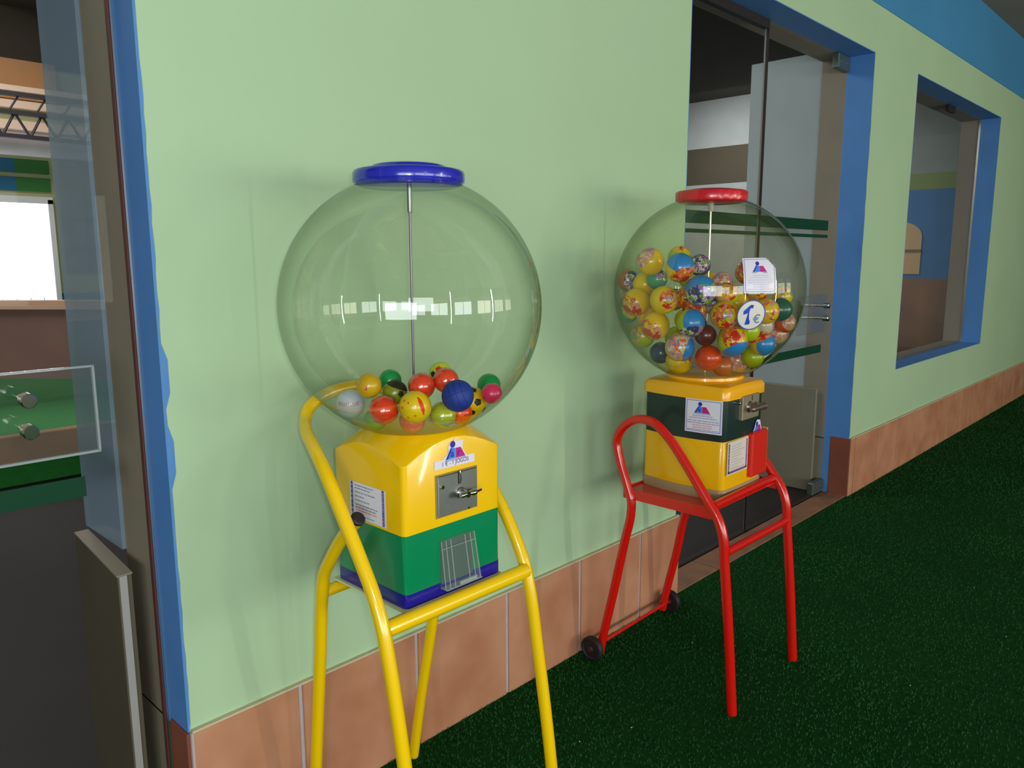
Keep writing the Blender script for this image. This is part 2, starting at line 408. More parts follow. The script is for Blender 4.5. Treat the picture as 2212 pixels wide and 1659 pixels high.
# stray specks on the turf
sp = [((1.62, -0.35)), ((1.78, -0.42)), ((1.30, -0.33)), ((2.6, -0.95)), ((2.36, -0.28)), ((3.2, -1.1)), ((1.55, -.62)), ((2.9, -.5)), ((3.6, -.9)), ((4.3, -1.4))]
ps = [lathe((x, y, 0.0105), [(0.0012, -.001), (0.0018, 0), (0.0006, .0015)], 6) for x, y in sp]
o = mk('lint_specks', *join(*ps), M_card); o['kind'] = 'stuff'; o['label'] = 'tiny white lint specks scattered over the dark green turf'; o['category'] = 'lint'

# skirting of terracotta tiles
def skirting(nm, x0, x1, joints, zt=0.352, seed=1):
    rnd = random.Random(seed)
    base = struct(mk(nm, *box(x0, x1, -0.0075, 0.0, 0.0, zt - 0.006), M_grout, smooth=False)); base['_w'] = (0, 0, 0)
    tv, tf = join(box(x0, x1, -0.013, 0.0, zt - 0.005, zt))
    mk('top_bead', tv, tf, M_grout_top, base, smooth=False)
    xs = [x0] + joints + [x1]
    for a, b in zip(xs[:-1], xs[1:]):
        ga = 0.0 if a == x0 else 0.0068; gb = 0.0 if b == x1 else 0.0068
        mk('tile', *bbox(a + ga, b - gb, -0.0135 - rnd.random() * .001, -0.003, 0.0, zt - 0.005, 0.0022), M_terra, base, smooth=False)
skirting('baseboard_back', XL + .001, XD1 + 0.012, [0.925, 1.297, 1.669, 2.040, 2.412], seed=2)
skirting('baseboard_right', XD2 + .002, 12.9, [4.63 + 0.375 * i for i in range(22)], seed=3)
b1 = struct(mk('baseboard_left', *box(-4.4, -1.402, -0.0135, 0, 0, .352), M_terra, smooth=False))
# reveal tiles at the two jambs
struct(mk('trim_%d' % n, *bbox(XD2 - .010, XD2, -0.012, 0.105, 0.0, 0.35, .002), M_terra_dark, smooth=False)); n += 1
struct(mk('trim_%d' % n, *box(XD2 - .006, XD2, 0.105, 0.145, 0.0, 0.335), M_blue, smooth=False)); n += 1
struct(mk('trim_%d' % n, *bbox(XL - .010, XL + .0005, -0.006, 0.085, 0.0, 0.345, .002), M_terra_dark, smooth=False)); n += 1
struct(mk('trim_%d' % n, *bbox(XL - .003, XL + .004, -0.0145, -0.004, 0.0, 0.348, .002), M_grout, smooth=False)); n += 1
# threshold tiles in the door opening
th = struct(mk('trim_%d' % n, *box(XD1, XD2, 0.0, 0.135, -0.02, 0.001), M_grout, smooth=False)); th['_w'] = (0, 0, 0); n += 1
xs = [XD1 + (XD2 - XD1) * i / 5 for i in range(6)]
for a, b in zip(xs[:-1], xs[1:]):
    mk('tile', *bbox(a + .003, b - .003, -0.002, 0.132, -0.004, 0.006, .002), M_thresh, th, smooth=False)
th2 = struct(mk('trim_%d' % n, *box(-1.4, XL, 0.0, 0.11, -0.02, 0.004), M_thresh, smooth=False)); n += 1

# ------------------------------------------------------------------ glass doors and window
def root_struct(name, loc):
    o = bpy.data.objects.new(name, None); o.location = loc; COL.objects.link(o); o['_w'] = tuple(loc); o['kind'] = 'structure'; return o
d1 = root_struct('door_1', (0, YG1, 0))
mk('glass_pane', *box(-1.39, XL - .010, YG1, YG1 + .0005, 0.01, ZD - .006), M_pane, d1, smooth=False)
mk('edge_strip', *box(XL - .009, XL - .0045, YG1 - .012, YG1 + .012, 0.0, ZD - .006), M_metal, d1, smooth=False)
mk('edge_seal', *box(XL - .0125, XL - .0095, YG1 - .010, YG1 + .004, 0.0, ZD - .006), M_brownseal, d1, smooth=False)
mk('safety_or_mirror_stripe', *box(-1.3, 0.520, YG1 - .0015, YG1 - .0005, 0.905, 0.948), mat('green_film', (0, 60, 36), .6, spec=.2), d1, smooth=False)
M_acr = shell_glass('acrylic_plate', (0.93, 0.95, 0.94), (0.8, 0.85, 0.82), haze=0.02, hazecol=(215, 220, 225), gain=.6)
pl = mk('lock_plate', *bbox(-0.15, 0.552, YG1 - .014, YG1 - .006, 1.000, 1.182, .004), M_acr, d1, smooth=False)
mk('plate_edge', *join(box(.548, .5525, YG1 - .0145, YG1 - .0055, 1.0, 1.182), box(-.15, .552, YG1 - .0145, YG1 - .0055, .998, 1.003), box(-.15, .552, YG1 - .0145, YG1 - .0055, 1.179, 1.183)),
   shell_glass('plate_edge_acrylic', (.8, .86, .86), (.7, .75, .75), haze=.35, hazecol=(215, 222, 225)), d1, smooth=False)
for (x, z) in ((0.413, 1.133), (0.411, 1.072)):
    k = mk('door_knob', *lathe((x, 0, z), [(0.0125, 0.036), (0.0145, 0.038), (0.0148, 0.060), (0.011, 0.064), (0.006, 0.068), (0.006, 0.10)], 28, 'y'), M_chrome, d1)
d2 = root_struct('door_2', (3.6, YG, 0))
for (a, b) in ((XD1 + .01, 3.583), (3.593, XD2 - .008)):
    mk('glass_pane', *box(a, b, YG, YG + .0005, 0.012, ZD - .02), M_pane, d2, smooth=False)
mk('edge_seal', *box(3.583, 3.593, YG - .006, YG + .012, 0.0, ZD - .01), M_seal, d2, smooth=False)
mk('edge_strip', *box(3.566, 3.572, YG - .003, YG + .004, 0.0, ZD - .01), M_metal, d2, smooth=False)
mk('head_channel', *box(XD1, 3.59, YG - .008, YG + .02, ZD - .045, ZD - .004), M_seal, d2, smooth=False)
mk('bottom_rail', *box(XD1, XD2, YG - .006, YG + .012, 0.0, 0.016), M_seal, d2, smooth=False)
M_patch = mat('dull_hinge_metal', (96, 112, 108), 0.35, 0.6)
for z0, z1 in ((ZD - .085, ZD - .006), (0.012, 0.085)):
    h_ = mk('hinge_patch', *bbox(4.39, 4.545, YG - .018, YG + .018, z0, z1, .004), M_patch, d2, smooth=False)
    for xx_ in (4.42, 4.50):
        mk('bolt', *lathe((xx_, 0, (z0 + z1) / 2), [(.009, YG - .0205), (.009, YG - .017)], 12, 'y'), M_metal, h_)
for z0, z1 in ((1.545, 1.60), (1.505, 1.522), (0.86, 0.905)):  # thin middle stripe is a reflection, built as a strip
    mk('safety_or_mirror_stripe', *box(2.75, 4.42, YG - .0015, YG - .0005, z0, z1), mat('green_film', (0, 72, 44), .5), d2, smooth=False)
mk('lock_plate', *bbox(4.06, 4.45, YG - .014, YG - .006, 0.98, 1.19, .004), M_acr, d2, smooth=False)
for z in (1.135, 1.065):
    mk('door_knob', *lathe((4.30, 0, z), [(.014, 0.06), (.017, .062), (.017, .09), (.008, .096), (.008, .14)], 24, 'y'), M_chrome, d2)
w1 = root_struct('window_1', ((XW1 + XW2) / 2, YG, ZWB))
mk('glass_pane', *box(XW1 + .006, XW2 - .008, YG, YG + .0005, ZWB + .01, ZWT - .006), M_pane, w1, smooth=False)
mk('edge_strip', *join(box(XW2 - .010, XW2 - .004, YG - .008, YG + .006, ZWB, ZWT), box(XW1, XW2, YG - .006, YG + .006, ZWB + .004, ZWB + .012)), M_metal, w1, smooth=False)
mk('head_clip', *box(6.45, 6.62, YG - .012, YG + .012, ZWT - .05, ZWT - .005), M_seal, w1, smooth=False)

# ------------------------------------------------------------------ rooms behind the glass
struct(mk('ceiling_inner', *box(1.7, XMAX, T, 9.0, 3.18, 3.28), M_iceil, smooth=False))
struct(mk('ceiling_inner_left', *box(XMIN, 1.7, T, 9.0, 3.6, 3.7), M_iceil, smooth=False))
struct(mk('wall_far', *box(XMIN, 2.6, 5.05, 5.15, 0, 3.6), mat('olive_far_wall', (190, 190, 140), .8, var=.03), smooth=False))
struct(mk('wall_far_right', *box(2.6, XMAX, 6.0, 6.1, 0, 3.2), M_inner, smooth=False))
struct(mk('wall_divider', *box(2.42, 2.6, T, 5.05, 0, 3.6), M_inner, smooth=False))
# partition at the right with paint bands
struct(mk('wall_partition', *box(8.3, 8.4, T, 6.0, 0, 3.2), M_inner, smooth=False))
def band(y0, y1, z0, z1, m_, t=.004):
    global n
    struct(mk('trim_%d' % n, *box(8.3 - t, 8.3, y0, y1, z0, z1), m_, smooth=False)); n += 1
band(T, 1.6, 2.04, 2.19, mat('olive_band', (150, 165, 112), .8))
band(T, 1.6, 1.19, 2.04, mat('inner_blue', (92, 138, 196), .8, var=.03))
band(T, 1.6, 0.0, 1.19, mat('inner_brown', (176, 128, 104), .8, rgb2=(150, 120, 110), vscale=3))
band(2.4, 6.0, 2.24, 2.65, mat('inner_dark_band', (78, 70, 54), .8))
band(1.72, 2.35, 1.75, 2.19, mat('pale_blue_panel', (150, 185, 225), .8))
# arched peach panel on the partition
poly = [(0.0, 0.0)] + [(-0.0, .0)] + [(0.22, 0.0), (0.22, .36)] + [(0.0 + .22 * math.cos(a), .36 + .16 * math.sin(a)) for a in [PI / 2 * k / 8 for k in range(1, 9)]] + [(-.4, .52), (-.4, 0)]
poly = [(-.4, 0.0), (.22, 0.0), (.22, .36)] + [(.22 * math.cos(PI / 2 * k / 8), .36 + .15 * math.sin(PI / 2 * k / 8)) for k in range(1, 9)] + [(-.4, .51)]
ar = thing('arched_opening', 'arched peach lit panel seen through the right window', 'panel', (8.29, 1.0, 1.25))
pp = [(p_[0], p_[1]) for p_ in poly]
Vb = [(8.288, 1.0 - u, 1.23 + v) for u, v in pp] + [(8.296, 1.0 - u, 1.23 + v) for u, v in pp]; nn = len(pp)
mk('panel', Vb, [tuple(range(nn)), tuple(reversed(range(nn, 2 * nn)))] + [(i, i + nn, (i + 1) % nn + nn, (i + 1) % nn) for i in range(nn)], mat('peach_panel', (232, 190, 150), .7), ar, smooth=False)
mk('crossbar', *box(8.280, 8.289, .78, 1.4, 1.445, 1.47), mat('grey_bar', (140, 130, 112), .7), ar, smooth=False)
# low green play mat and dark seat behind the right window
o = mk('green_mat', *bbox(7.0, 8.2, .35, 1.3, 0.0, .42, .03), mat('green_mat', (70, 120, 74), .7), None, smooth=False)
o['label'] = 'low green padded block inside the room behind the right window'; o['category'] = 'play block'
st = thing('lounge_chair', 'dark blue-grey low chair inside the room behind the right window', 'chair', (7.6, 1.0, .42))
M_st = mat('slate_seat', (82, 88, 104), .6)
mk('seat', *bbox(7.45, 7.8, .82, 1.2, .60, .70, .02), M_st, st, smooth=False)
mk('backrest', *bbox(7.72, 7.8, .86, 1.16, .70, 1.12, .03), M_st, st, smooth=False)
for (x, y) in ((7.48, .85), (7.77, .85), (7.48, 1.17), (7.77, 1.17)):
    mk('leg', *tube([(x, y, .42), (x, y, .61)], .012, 8), M_st, st)
# pillar and low panel behind door 2, imitating reflections in its glass
struct(mk('trim_%d' % n, *box(4.56, 4.9, T + .004, .72, 0.0, 2.545), mat('reflected_grey_pillar', (172, 184, 190), .7, var=.03), smooth=False)); n += 1
lp = mk('reflected_panel', *bbox(4.515, 4.535, .19, .66, 0.0, .63, .004), mat('taupe_panel', (140, 134, 116), .5, var=.04), None, smooth=False)
lp['label'] = 'low grey-brown panel standing for a reflection in the far glass door'; lp['category'] = 'panel'
# left opening: added hazy sheet and low panel imitate reflections in the glass
fn = mk('reflection_band', *box(0.638, 0.650, T + .006, .54, 0.706, 3.0), M_reflect, None, smooth=False)
fn['label'] = 'tall hazy grey sheet standing for a reflection in the left glass door'; fn['category'] = 'reflection'
lp = thing('reflected_partition', 'low grey-brown panel standing for a reflection in the left glass door', 'panel', (.59, .25, 0))
Vp = []
for (x, y) in ((.572, .135), (.602, .135), (.632, .51), (.602, .51)):
    Vp.append((x, y, 0.0)); Vp.append((x, y, .70))
mk('panel', Vp, [(0, 2, 3, 1), (2, 4, 5, 3), (4, 6, 7, 5), (6, 0, 1, 7), (1, 3, 5, 7), (0, 6, 4, 2)], mat('grey_brown_panel', (98, 88, 72), .5, var=.05), lp, smooth=False)
mk('end_cap', *box(.575, .591, .131, .136, 0.0, .70), mat('pale_panel_edge', (176, 170, 168), .5), lp, smooth=False)
mk('top_cap', [(.570, .134, .703), (.604, .134, .703), (.634, .512, .703), (.600, .512, .703), (.570, .134, .699), (.604, .134, .699), (.634, .512, .699), (.600, .512, .699)],
   [(0, 1, 2, 3), (0, 4, 5, 1), (1, 5, 6, 2), (2, 6, 7, 3), (3, 7, 4, 0), (7, 6, 5, 4)], mat('pale_panel_top', (150, 136, 116), .5), lp, smooth=False)
# far wall of the left room
fw_ = root_struct('window_2', (1.3, 5.04, 1.1))
mk('blind', *box(0.2, 1.895, 5.02, 5.03, 1.115, 1.81), mat('sunlit_blind', (255, 252, 255), .6, emit=2.6), fw_, smooth=False)
for i in range(14):
    x = 1.86 - i * .09
    mk('blind_slat', *box(x - .0405, x + .0405, 5.008, 5.014, 1.075 + .012 * (i % 2), 1.80), mat('sunlit_slat', (250, 248, 255), .6, emit=1.5), fw_, smooth=False)
mk('window_frame', *join(box(1.895, 1.93, 4.99, 5.04, 1.06, 1.84), box(.2, 1.93, 4.99, 5.04, 1.81, 1.86)), mat('white_frame', (235, 235, 240), .5), fw_, smooth=False)
M_t1 = mat('stripe_teal', (36, 116, 158), .7); M_t2 = mat('stripe_green', (58, 128, 58), .7)
for (x0, x1, z0, z1, mm) in ((.2, 1.71, 2.03, 2.13, M_t1), (1.71, 1.935, 2.03, 2.13, M_t2), (.2, 1.71, 1.90, 2.0, M_t1), (1.71, 1.935, 1.90, 2.0, M_t2), (.2, 2.4, .92, 1.14, mat('stripe_blue', (44, 116, 170), .7))):
    struct(mk('trim_%d' % n, *box(x0, x1, 5.03, 5.05, z0, z1), mm, smooth=False)); n += 1
struct(mk('trim_%d' % n, *box(.2, 2.0, 4.9, 5.05, 2.53, 2.80), mat('orange_panel', (214, 150, 84), .7, rgb2=(190, 140, 100), vscale=3), smooth=False)); n += 1
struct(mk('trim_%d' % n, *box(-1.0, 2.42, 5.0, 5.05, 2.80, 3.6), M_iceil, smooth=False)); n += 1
struct(mk('trim_%d' % n, *box(-1.0, 2.42, 5.02, 5.05, 0.0, .92), mat('green_dado', (44, 132, 52), .8), smooth=False)); n += 1
w3 = root_struct('window_3', (2.15, 5.03, 1.3))
mk('pane', *box(1.99, 2.38, 5.035, 5.045, 1.30, 2.17), mat('dusky_glass', (116, 130, 142), .2, rgb2=(88, 100, 112), vscale=9), w3, smooth=False)
mk('mullion', *join(box(2.155, 2.18, 5.02, 5.036, 1.30, 2.17), box(1.99, 2.38, 5.02, 5.036, 1.94, 1.955), box(1.99, 2.38, 5.02, 5.036, 1.70, 1.712), box(1.99, 2.38, 5.02, 5.036, 1.48, 1.49)), mat('slate_bar', (66, 76, 96), .6), w3, smooth=False)
du = mk('air_duct', *tube([(.2, 4.8, 2.21), (2.40, 4.8, 2.21)], .085, 20), mat('white_duct', (225, 220, 228), .6, var=.08, vscale=5))
du['label'] = 'pale fabric air duct under the roof truss, seen through the left glass'; du['category'] = 'duct'
tr = thing('roof_truss', 'dark steel roof truss with zigzag webs seen through the left glass', 'truss', (1.3, 4.0, 2.1))
M_tr = mat('truss_steel', (50, 44, 52), .6)
for z in (2.15, 2.29, 2.40):
    mk('chord', *box(.1, 2.41, 3.98, 4.02, z - .012, z + .012), M_tr, tr, smooth=False)
for i in range(15):
    x = .2 + i * .15
    mk('web', *tube([(x, 4.0, 2.15), (x + .075, 4.0, 2.29)], .008, 6), M_tr, tr)
    mk('web', *tube([(x + .075, 4.0, 2.29), (x + .15, 4.0, 2.15)], .008, 6), M_tr, tr)
    mk('web', *tube([(x + .04, 4.0, 2.29), (x + .11, 4.0, 2.40)], .006, 6), M_tr, tr)
for k, (z0, z1) in enumerate(((2.33, 2.38), (2.19, 2.25), (2.44, 2.475))):
    o = mk('skylight_strip', *box(.2, 2.4, 4.55, 4.6, z0 + .08, z1 + .08), mat('peach_strip', (236, 206, 186), .6), None, smooth=False)
    struct(o); o.name = 'trim_%d' % n; n += 1
tb = thing('games_table', 'long brown games table with peach rim seen through the left glass', 'table', (1.4, 3.3, 0))
A0 = Vector((.55, 4.35, 0)); B0 = Vector((1.86, 2.85, 0)); dirv = (B0 - A0).normalized(); nv = Vector((dirv.y, -dirv.x, 0))
def obox(a, b, t, z0a, z1a, z0b, z1b):
    V = [a + Vector((0, 0, z0a)), b + Vector((0, 0, z0b)), b - nv * -t + Vector((0, 0, z0b)), a - nv * -t + Vector((0, 0, z0a)),
         a + Vector((0, 0, z1a)), b + Vector((0, 0, z1b)), b - nv * -t + Vector((0, 0, z1b)), a - nv * -t + Vector((0, 0, z1a))]
    return V, [(0, 3, 2, 1), (4, 5, 6, 7), (0, 1, 5, 4), (1, 2, 6, 5), (2, 3, 7, 6), (3, 0, 4, 7)]
mk('side_board', *obox(A0, B0, .05, .72, 1.13, .72, 1.13), mat('brown_board', (140, 108, 98), .6, var=.06, vscale=3), tb, smooth=False)
mk('rim', *obox(A0 - nv * .01, B0 - nv * .01, .08, 1.12, 1.17, 1.12, 1.17), mat('peach_rim', (214, 172, 146), .6), tb, smooth=False)
for q in (A0 + dirv * .1, B0 - dirv * .1):
    mk('leg', *box(q.x - .04, q.x + .04, q.y - .04, q.y + .04, 0.0 if q.y < 3.7 else .33, .72), mat('brown_board', (0, 0, 0)), tb, smooth=False)
pf = thing('turf_platform', 'low green turf platform with tan timber edge behind the left glass', 'platform', (1.2, 4.4, 0))
mk('turf_top', *box(.2, 2.4, 3.86, 5.0, .0, .32), mat('bright_turf', (38, 130, 48), .8, var=.1, vscale=20), pf, smooth=False)
mk('timber_edge', *bbox(.2, 2.4, 3.78, 3.86, .16, .33, .006), mat('tan_timber', (170, 122, 88), .6, var=.08), pf, smooth=False)

# ------------------------------------------------------------------ hall on the camera's side
def wallwin(x, z, hw=.85, hh=.55): return (x - hw, x + hw, z - hh, z + hh)
hl = struct(mk('wall_front', *box(XMIN, XMAX, -7.1, -7.0, 0, ZCE), M_hall, smooth=False)); hl['_w'] = (0, 0, 0)
M_peach = mat('peach_blind', (236, 200, 160), .7, emit=0.5)
for i, (x, z, e_) in enumerate(HW):
    wr = root_struct('window_%d' % (4 + i), (x, -7.0, z))
    x0, x1, z0, z1 = wallwin(x, z)
    mk('window_frame', *join(box(x0 - .05, x0, -7.0, -6.94, z0 - .05, z1 + .05), box(x1, x1 + .05, -7.0, -6.94, z0 - .05, z1 + .05),
                             box(x0, x1, -7.0, -6.94, z0 - .05, z0), box(x0, x1, -7.0, -6.94, z1, z1 + .05)), M_inner, wr, smooth=False)
    mk('mullion', *box(x - .02, x + .02, -6.90, -6.88, z0, z1), M_inner, wr, smooth=False)
    V = [(x - .9, -6.96, z1 + .07), (x + .9, -6.96, z1 + .07)] + [(x + .9 * math.cos(PI * k / 12), -6.96, z1 + .07 + .42 * math.sin(PI * k / 12)) for k in range(1, 12)]
    mk('arched_light', V, [tuple(range(len(V)))], M_peach, wr, smooth=False)

# ================================================================== STANDS
def rim_foot(P, r, ma, parent):
    pass
ys = thing('tube_stand', 'yellow tubular steel stand under the left globe machine', 'stand', (1.064, -.3, 0))
XLf, XRf = .848, 1.280
def mirx(P): return [(2 * 1.064 - x, y, z) for x, y, z in P]
sideL = [(XLf, -.583, 0), (XLf, -.545, .30), (XLf, -.512, .50), (XLf, -.482, .64), (XLf, -.470, .685), (XLf, -.449, .735), (XLf, -.405, .805), (XLf, -.346, .887),
         (.858, -.268, .968), (.874, -.205, 1.003), (.898, -.140, 1.024), (.922, -.100, 1.040), (.938, -.086, 1.058), (.968, -.082, 1.077), (1.010, -.080, 1.090), (1.064, -.080, 1.095)]
sideL[-1] = (1.064, -.080, 1.095)
sideR = [(XRf, -.560, 0), (XRf, -.520, .30), (XRf, -.487, .50), (XRf, -.462, .635), (XRf, -.447, .685), (XRf, -.425, .728), (XRf, -.380, .80), (1.276, -.330, .868)] + mirx(sideL[8:15])
full = sideL + list(reversed(sideR))
pth = catmull(full, 6)
# one bent tube: both front legs and the push handle
k1 = min(range(len(pth)), key=lambda i: (pth[i] - Vector(sideL[6])).length)
k2 = min(range(len(pth)), key=lambda i: (pth[i] - Vector(sideR[6])).length)
mk('leg', *tube(pth[:k1 + 1], .0147), M_ytube, ys)
mk('leg', *tube(pth[k2:], .0147), M_ytube, ys)
mk('push_handle', *tube(pth[k1:k2 + 1], .0147, cap=False), M_ytube, ys)
rearL = [(.903, -.086, 0), (.900, -.111, .187), (.892, -.165, .50), (.884, -.198, .66), (.881, -.215, .715), (.880, -.245, .757), (.880, -.294, .818), (.881, -.350, .872)]
rearR = [(1.254, -.039, 0.0), (1.254, -.081, .208), (1.254, -.133, .431), (1.250, -.185, .66), (1.250, -.205, .715), (1.250, -.235, .757), (1.250, -.290, .818), (1.250, -.336, .863)]
for P in (rearL, rearR):
    q = catmull(P, 6); lg = mk('leg', *tube(q, .0147), M_ytube, ys)
    d_ = (q[-1] - q[-2]).normalized()
    cp = mk('end_cap', *tube([q[-1] - d_ * .002, q[-1] + d_ * .004, q[-1] + d_ * .007], [.0155, .0155, .012], 20), M_black, lg)
    cp['label'] = 'black rubber end cap'
# tiny paint chips
mk('front_rail', *tube([(.860, -.4605, .6755), (1.272, -.4585, .6735)], .0172), M_ytube, ys)
mk('rear_rail', *tube([(.890, -.196, .664), (1.246, -.186, .664)], .0135), M_ytube, ys)
mk('carrier_plate', *box(.922, 1.206, -.4405, -.186, .681, .6855), M_cream, ys, smooth=False)['label'] = 'pale thin plate under the machine'

rsd = thing('tube_stand', 'red tubular steel stand with small black wheels under the right globe machine', 'stand', (2.29, -.32, 0))
rsd.name = 'tube_stand'
RX0, RX1 = 2.065, 2.513
loop = [(-.597, 0), (-.571, .287), (-.549, .49), (-.541, .565), (-.523, .612), (-.487, .659), (-.402, .768), (-.332, .845), (-.288, .876), (-.226, .882), (-.172, .853), (-.141, .799),
        (-.152, .742), (-.186, .652), (-.204, .598), (-.203, .555), (-.182, .462), (-.138, .258), (-.095, .072), (-.084, .016)]
for X, dy in ((RX0, 0), (RX1, .006)):
    P = catmull([(X, y + dy * (1 if i < 6 else (5 if i > 15 else 2)), z) for i, (y, z) in enumerate(loop)], 6)
    ka = min(range(len(P)), key=lambda i: (P[i] - Vector((X, -.487, .659))).length)
    kb = min(range(len(P)), key=lambda i: (P[i] - Vector((X, -.195, .61))).length)
    mk('leg', *tube(P[:ka + 1], .0152), M_rtube, rsd)
    mk('leg', *tube(P[kb:], .0152), M_rtube, rsd)
    mk('loop_handle', *tube(P[ka:kb + 1], .0150, cap=False), M_rtube, rsd)
mk('front_rail', *tube([(2.075, -.500, .648), (2.505, -.488, .646)], .0135), M_rtube, rsd)
mk('lower_rail', *tube([(2.075, -.549, .512), (2.505, -.541, .502)], .0135), M_rtube, rsd)
V, F = join(box(2.072, 2.506, -.500, -.172, .6285, .6345), box(2.066, 2.072, -.500, -.172, .606, .640), box(2.506, 2.512, -.500, -.172, .606, .640), box(2.072, 2.506, -.172, -.166, .606, .640))
mk('seat_plate', V, F, M_rtube, rsd, smooth=False)
mk('axle', *tube([(2.018, -.078, .043), (2.560, -.066, .043)], .0062, 12), M_rtube, rsd)
for X, Y in ((2.030, -.077), (2.548, -.067)):
    wh = mk('wheel', *lathe((X, Y, .043), [(.012, -.010), (.030, -.010), (.034, -.013), (.041, -.011), (.043, -.006), (.043, .006), (.041, .011), (.034, .013), (.030, .010), (.012, .010)], 32, 'x'), M_black, rsd)
    mk('hub', *lathe((X, Y, .043), [(.004, -.016), (.009, -.015), (.011, -.012), (.011, .012), (.009, .015), (.004, .016)], 20, 'x'), mat('dark_hub', (70, 38, 34), .5), wh)

# ================================================================== LEFT MACHINE
ym = thing('globe_vending_machine', 'left toy machine with yellow and green body, blue lid and nearly empty clear globe', 'vending machine', (1.067, -.3185, .6855))
c1 = (1.067, -.3185, 0)
hx, hy = .138, .1225
o0 = outline(hx, hy, .012)
def rg(o_, z): return [(x, y, z) for x, y in o_]
def sc(o_, s): return [(x * s, y * s) for x, y in o_]
mk('base_plinth', *loft(c1, [rg(sc(o0, .995), .6855), rg(o0, .688), rg(o0, .716)]), M_navy, ym)
mk('lower_body', *loft(c1, [rg(sc(o0, .992), .714), rg(sc(o0, .996), .717), rg(sc(o0, .996), .843)]), M_grn, ym)
def cone(x, y): return 1.0355 - max(0, math.hypot(x, y) - .112) * .70
rings = [rg(sc(o0, 1.0), .842), rg(o0, .846)]
rings.append([(x, y, cone(x, y) - .0030) for x, y in o0])
rings.append([(x * .992, y * .992, cone(x, y) + .0002) for x, y in o0])
for t in (.25, .5, .75, 1.0):
    R = []
    for x, y in o0:
        L_ = math.hypot(x, y); r_ = L_ * .992 + (.1125 - L_ * .992) * t; xx_, yy_ = x / L_ * r_, y / L_ * r_
        R.append((xx_, yy_, cone(xx_, yy_) + (.0 if t < 1 else 0)))
    rings.append(R)
rings.append([(x / math.hypot(x, y) * .108, y / math.hypot(x, y) * .108, 1.0375) for x, y in o0])
rings.append([(x / math.hypot(x, y) * .1045, y / math.hypot(x, y) * .1045, 1.0365) for x, y in o0])
mk('upper_body', *loft(c1, rings), M_yel, ym, ang=22)
CG1 = Vector((1.062, -.3185, 1.295)); RG1 = .28
def globe(C, R, rb, rt, ma, parent, inner=.0035):
    a0 = math.asin(rb / R); a1 = math.asin(rt / R)
    prof = []
    N = 44
    for i in range(N + 1):
        a = a0 + (PI - a0 - a1) * i / N          # angle from the south pole
        prof.append((R * math.sin(a), -R * math.cos(a)))
    prof.append((rt, R * math.cos(a1) + .004))
    return mk('globe', *lathe(C, prof, 96, capt=False, capb=False), ma, parent, ang=80)
globe(CG1, RG1, .104, .109, M_globe, ym)['label'] = 'clear acrylic globe'
zt = CG1.z + math.sqrt(RG1 ** 2 - .109 ** 2)
lid1 = mk('lid', *lathe((CG1.x, CG1.y, zt), [(.100, -.006), (.108, -.004), (.112, .000), (.1165, .003), (.1175, .008), (.1175, .020), (.1150, .026), (.110, .0285), (.082, .029), (.079, .033), (.077, .037), (.070, .0395), (.03, .0405)], 72,
     mod=lambda a, r, z: 1 - (.004 if (r > .116 and int(a / (2 * PI) * 72) % 6 == 0) else 0)), M_lidblue, ym, ang=50)
rod = mk('centre_rod', *tube([(CG1.x, CG1.y, 1.03), (CG1.x, CG1.y, zt)], .0026, 12), mat('rod_steel', (120, 116, 124), .35, .7), ym)
mk('rod_collar', *lathe((CG1.x, CG1.y, zt), [(.0045, -.058), (.0052, -.055), (.0052, -.002)], 16), M_steel, rod)
# --- coin plate on the front face
YF = -.3185 - hy
front = flatmap((0, YF, 0), (1, 0, 0), (0, 0, 1), (0, -1, 0))
cp = mk('coin_plate', *bbox(1.016, 1.129, YF - .006, YF + .001, .863, .9515, .002), M_steel, ym, smooth=False)
mk('plate_gasket', *box(1.0125, 1.1315, YF - .002, YF + .001, .860, .954), mat('dull_gasket', (150, 132, 60), .6), ym, smooth=False)
mk('coin_slot', *bbox(1.0715, 1.0745, YF - .0068, YF - .005, .925, .953, .0006), M_seal, cp, smooth=False)
mk('slot_guide', *tube([(1.0765, YF - .0075, .925), (1.0765, YF - .0105, .938), (1.0765, YF - .0075, .953)], .0014, 8), M_chrome, cp)
kn = mk('turn_knob', *lathe((1.079, YF, .905), [(.0135, -.006), (.0125, -.010), (.009, -.013), (.0075, -.024), (.0085, -.028), (.0065, -.031)], 24, 'y'), M_chrome, ym)
mk('knob_bar', *join(tube([(1.060, YF - .026, .9055), (1.0635, YF - .026, .9055), (1.068, YF - .026, .9055), (1.079, YF - .026, .9055), (1.088, YF - .026, .9055), (1.094, YF - .026, .905), (1.100, YF - .026, .905), (1.105, YF - .026, .905)],
     [.0050, .0066, .0066, .0048, .0048, .0072, .0078, .0055], 16), tube([(1.104, YF - .026, .905), (1.124, YF - .022, .905)], [.0032, .0028], 10)), M_chrome, kn)
mk('lock_button', *lathe((1.0265, YF, .928), [(.0040, -.010), (.0046, -.009), (.0048, -.005)], 14, 'y'), M_chrome, cp)
mk('lever_notch', *box(1.100, 1.1055, YF - .0064, YF - .0055, .863, .867), M_seal, cp, smooth=False)
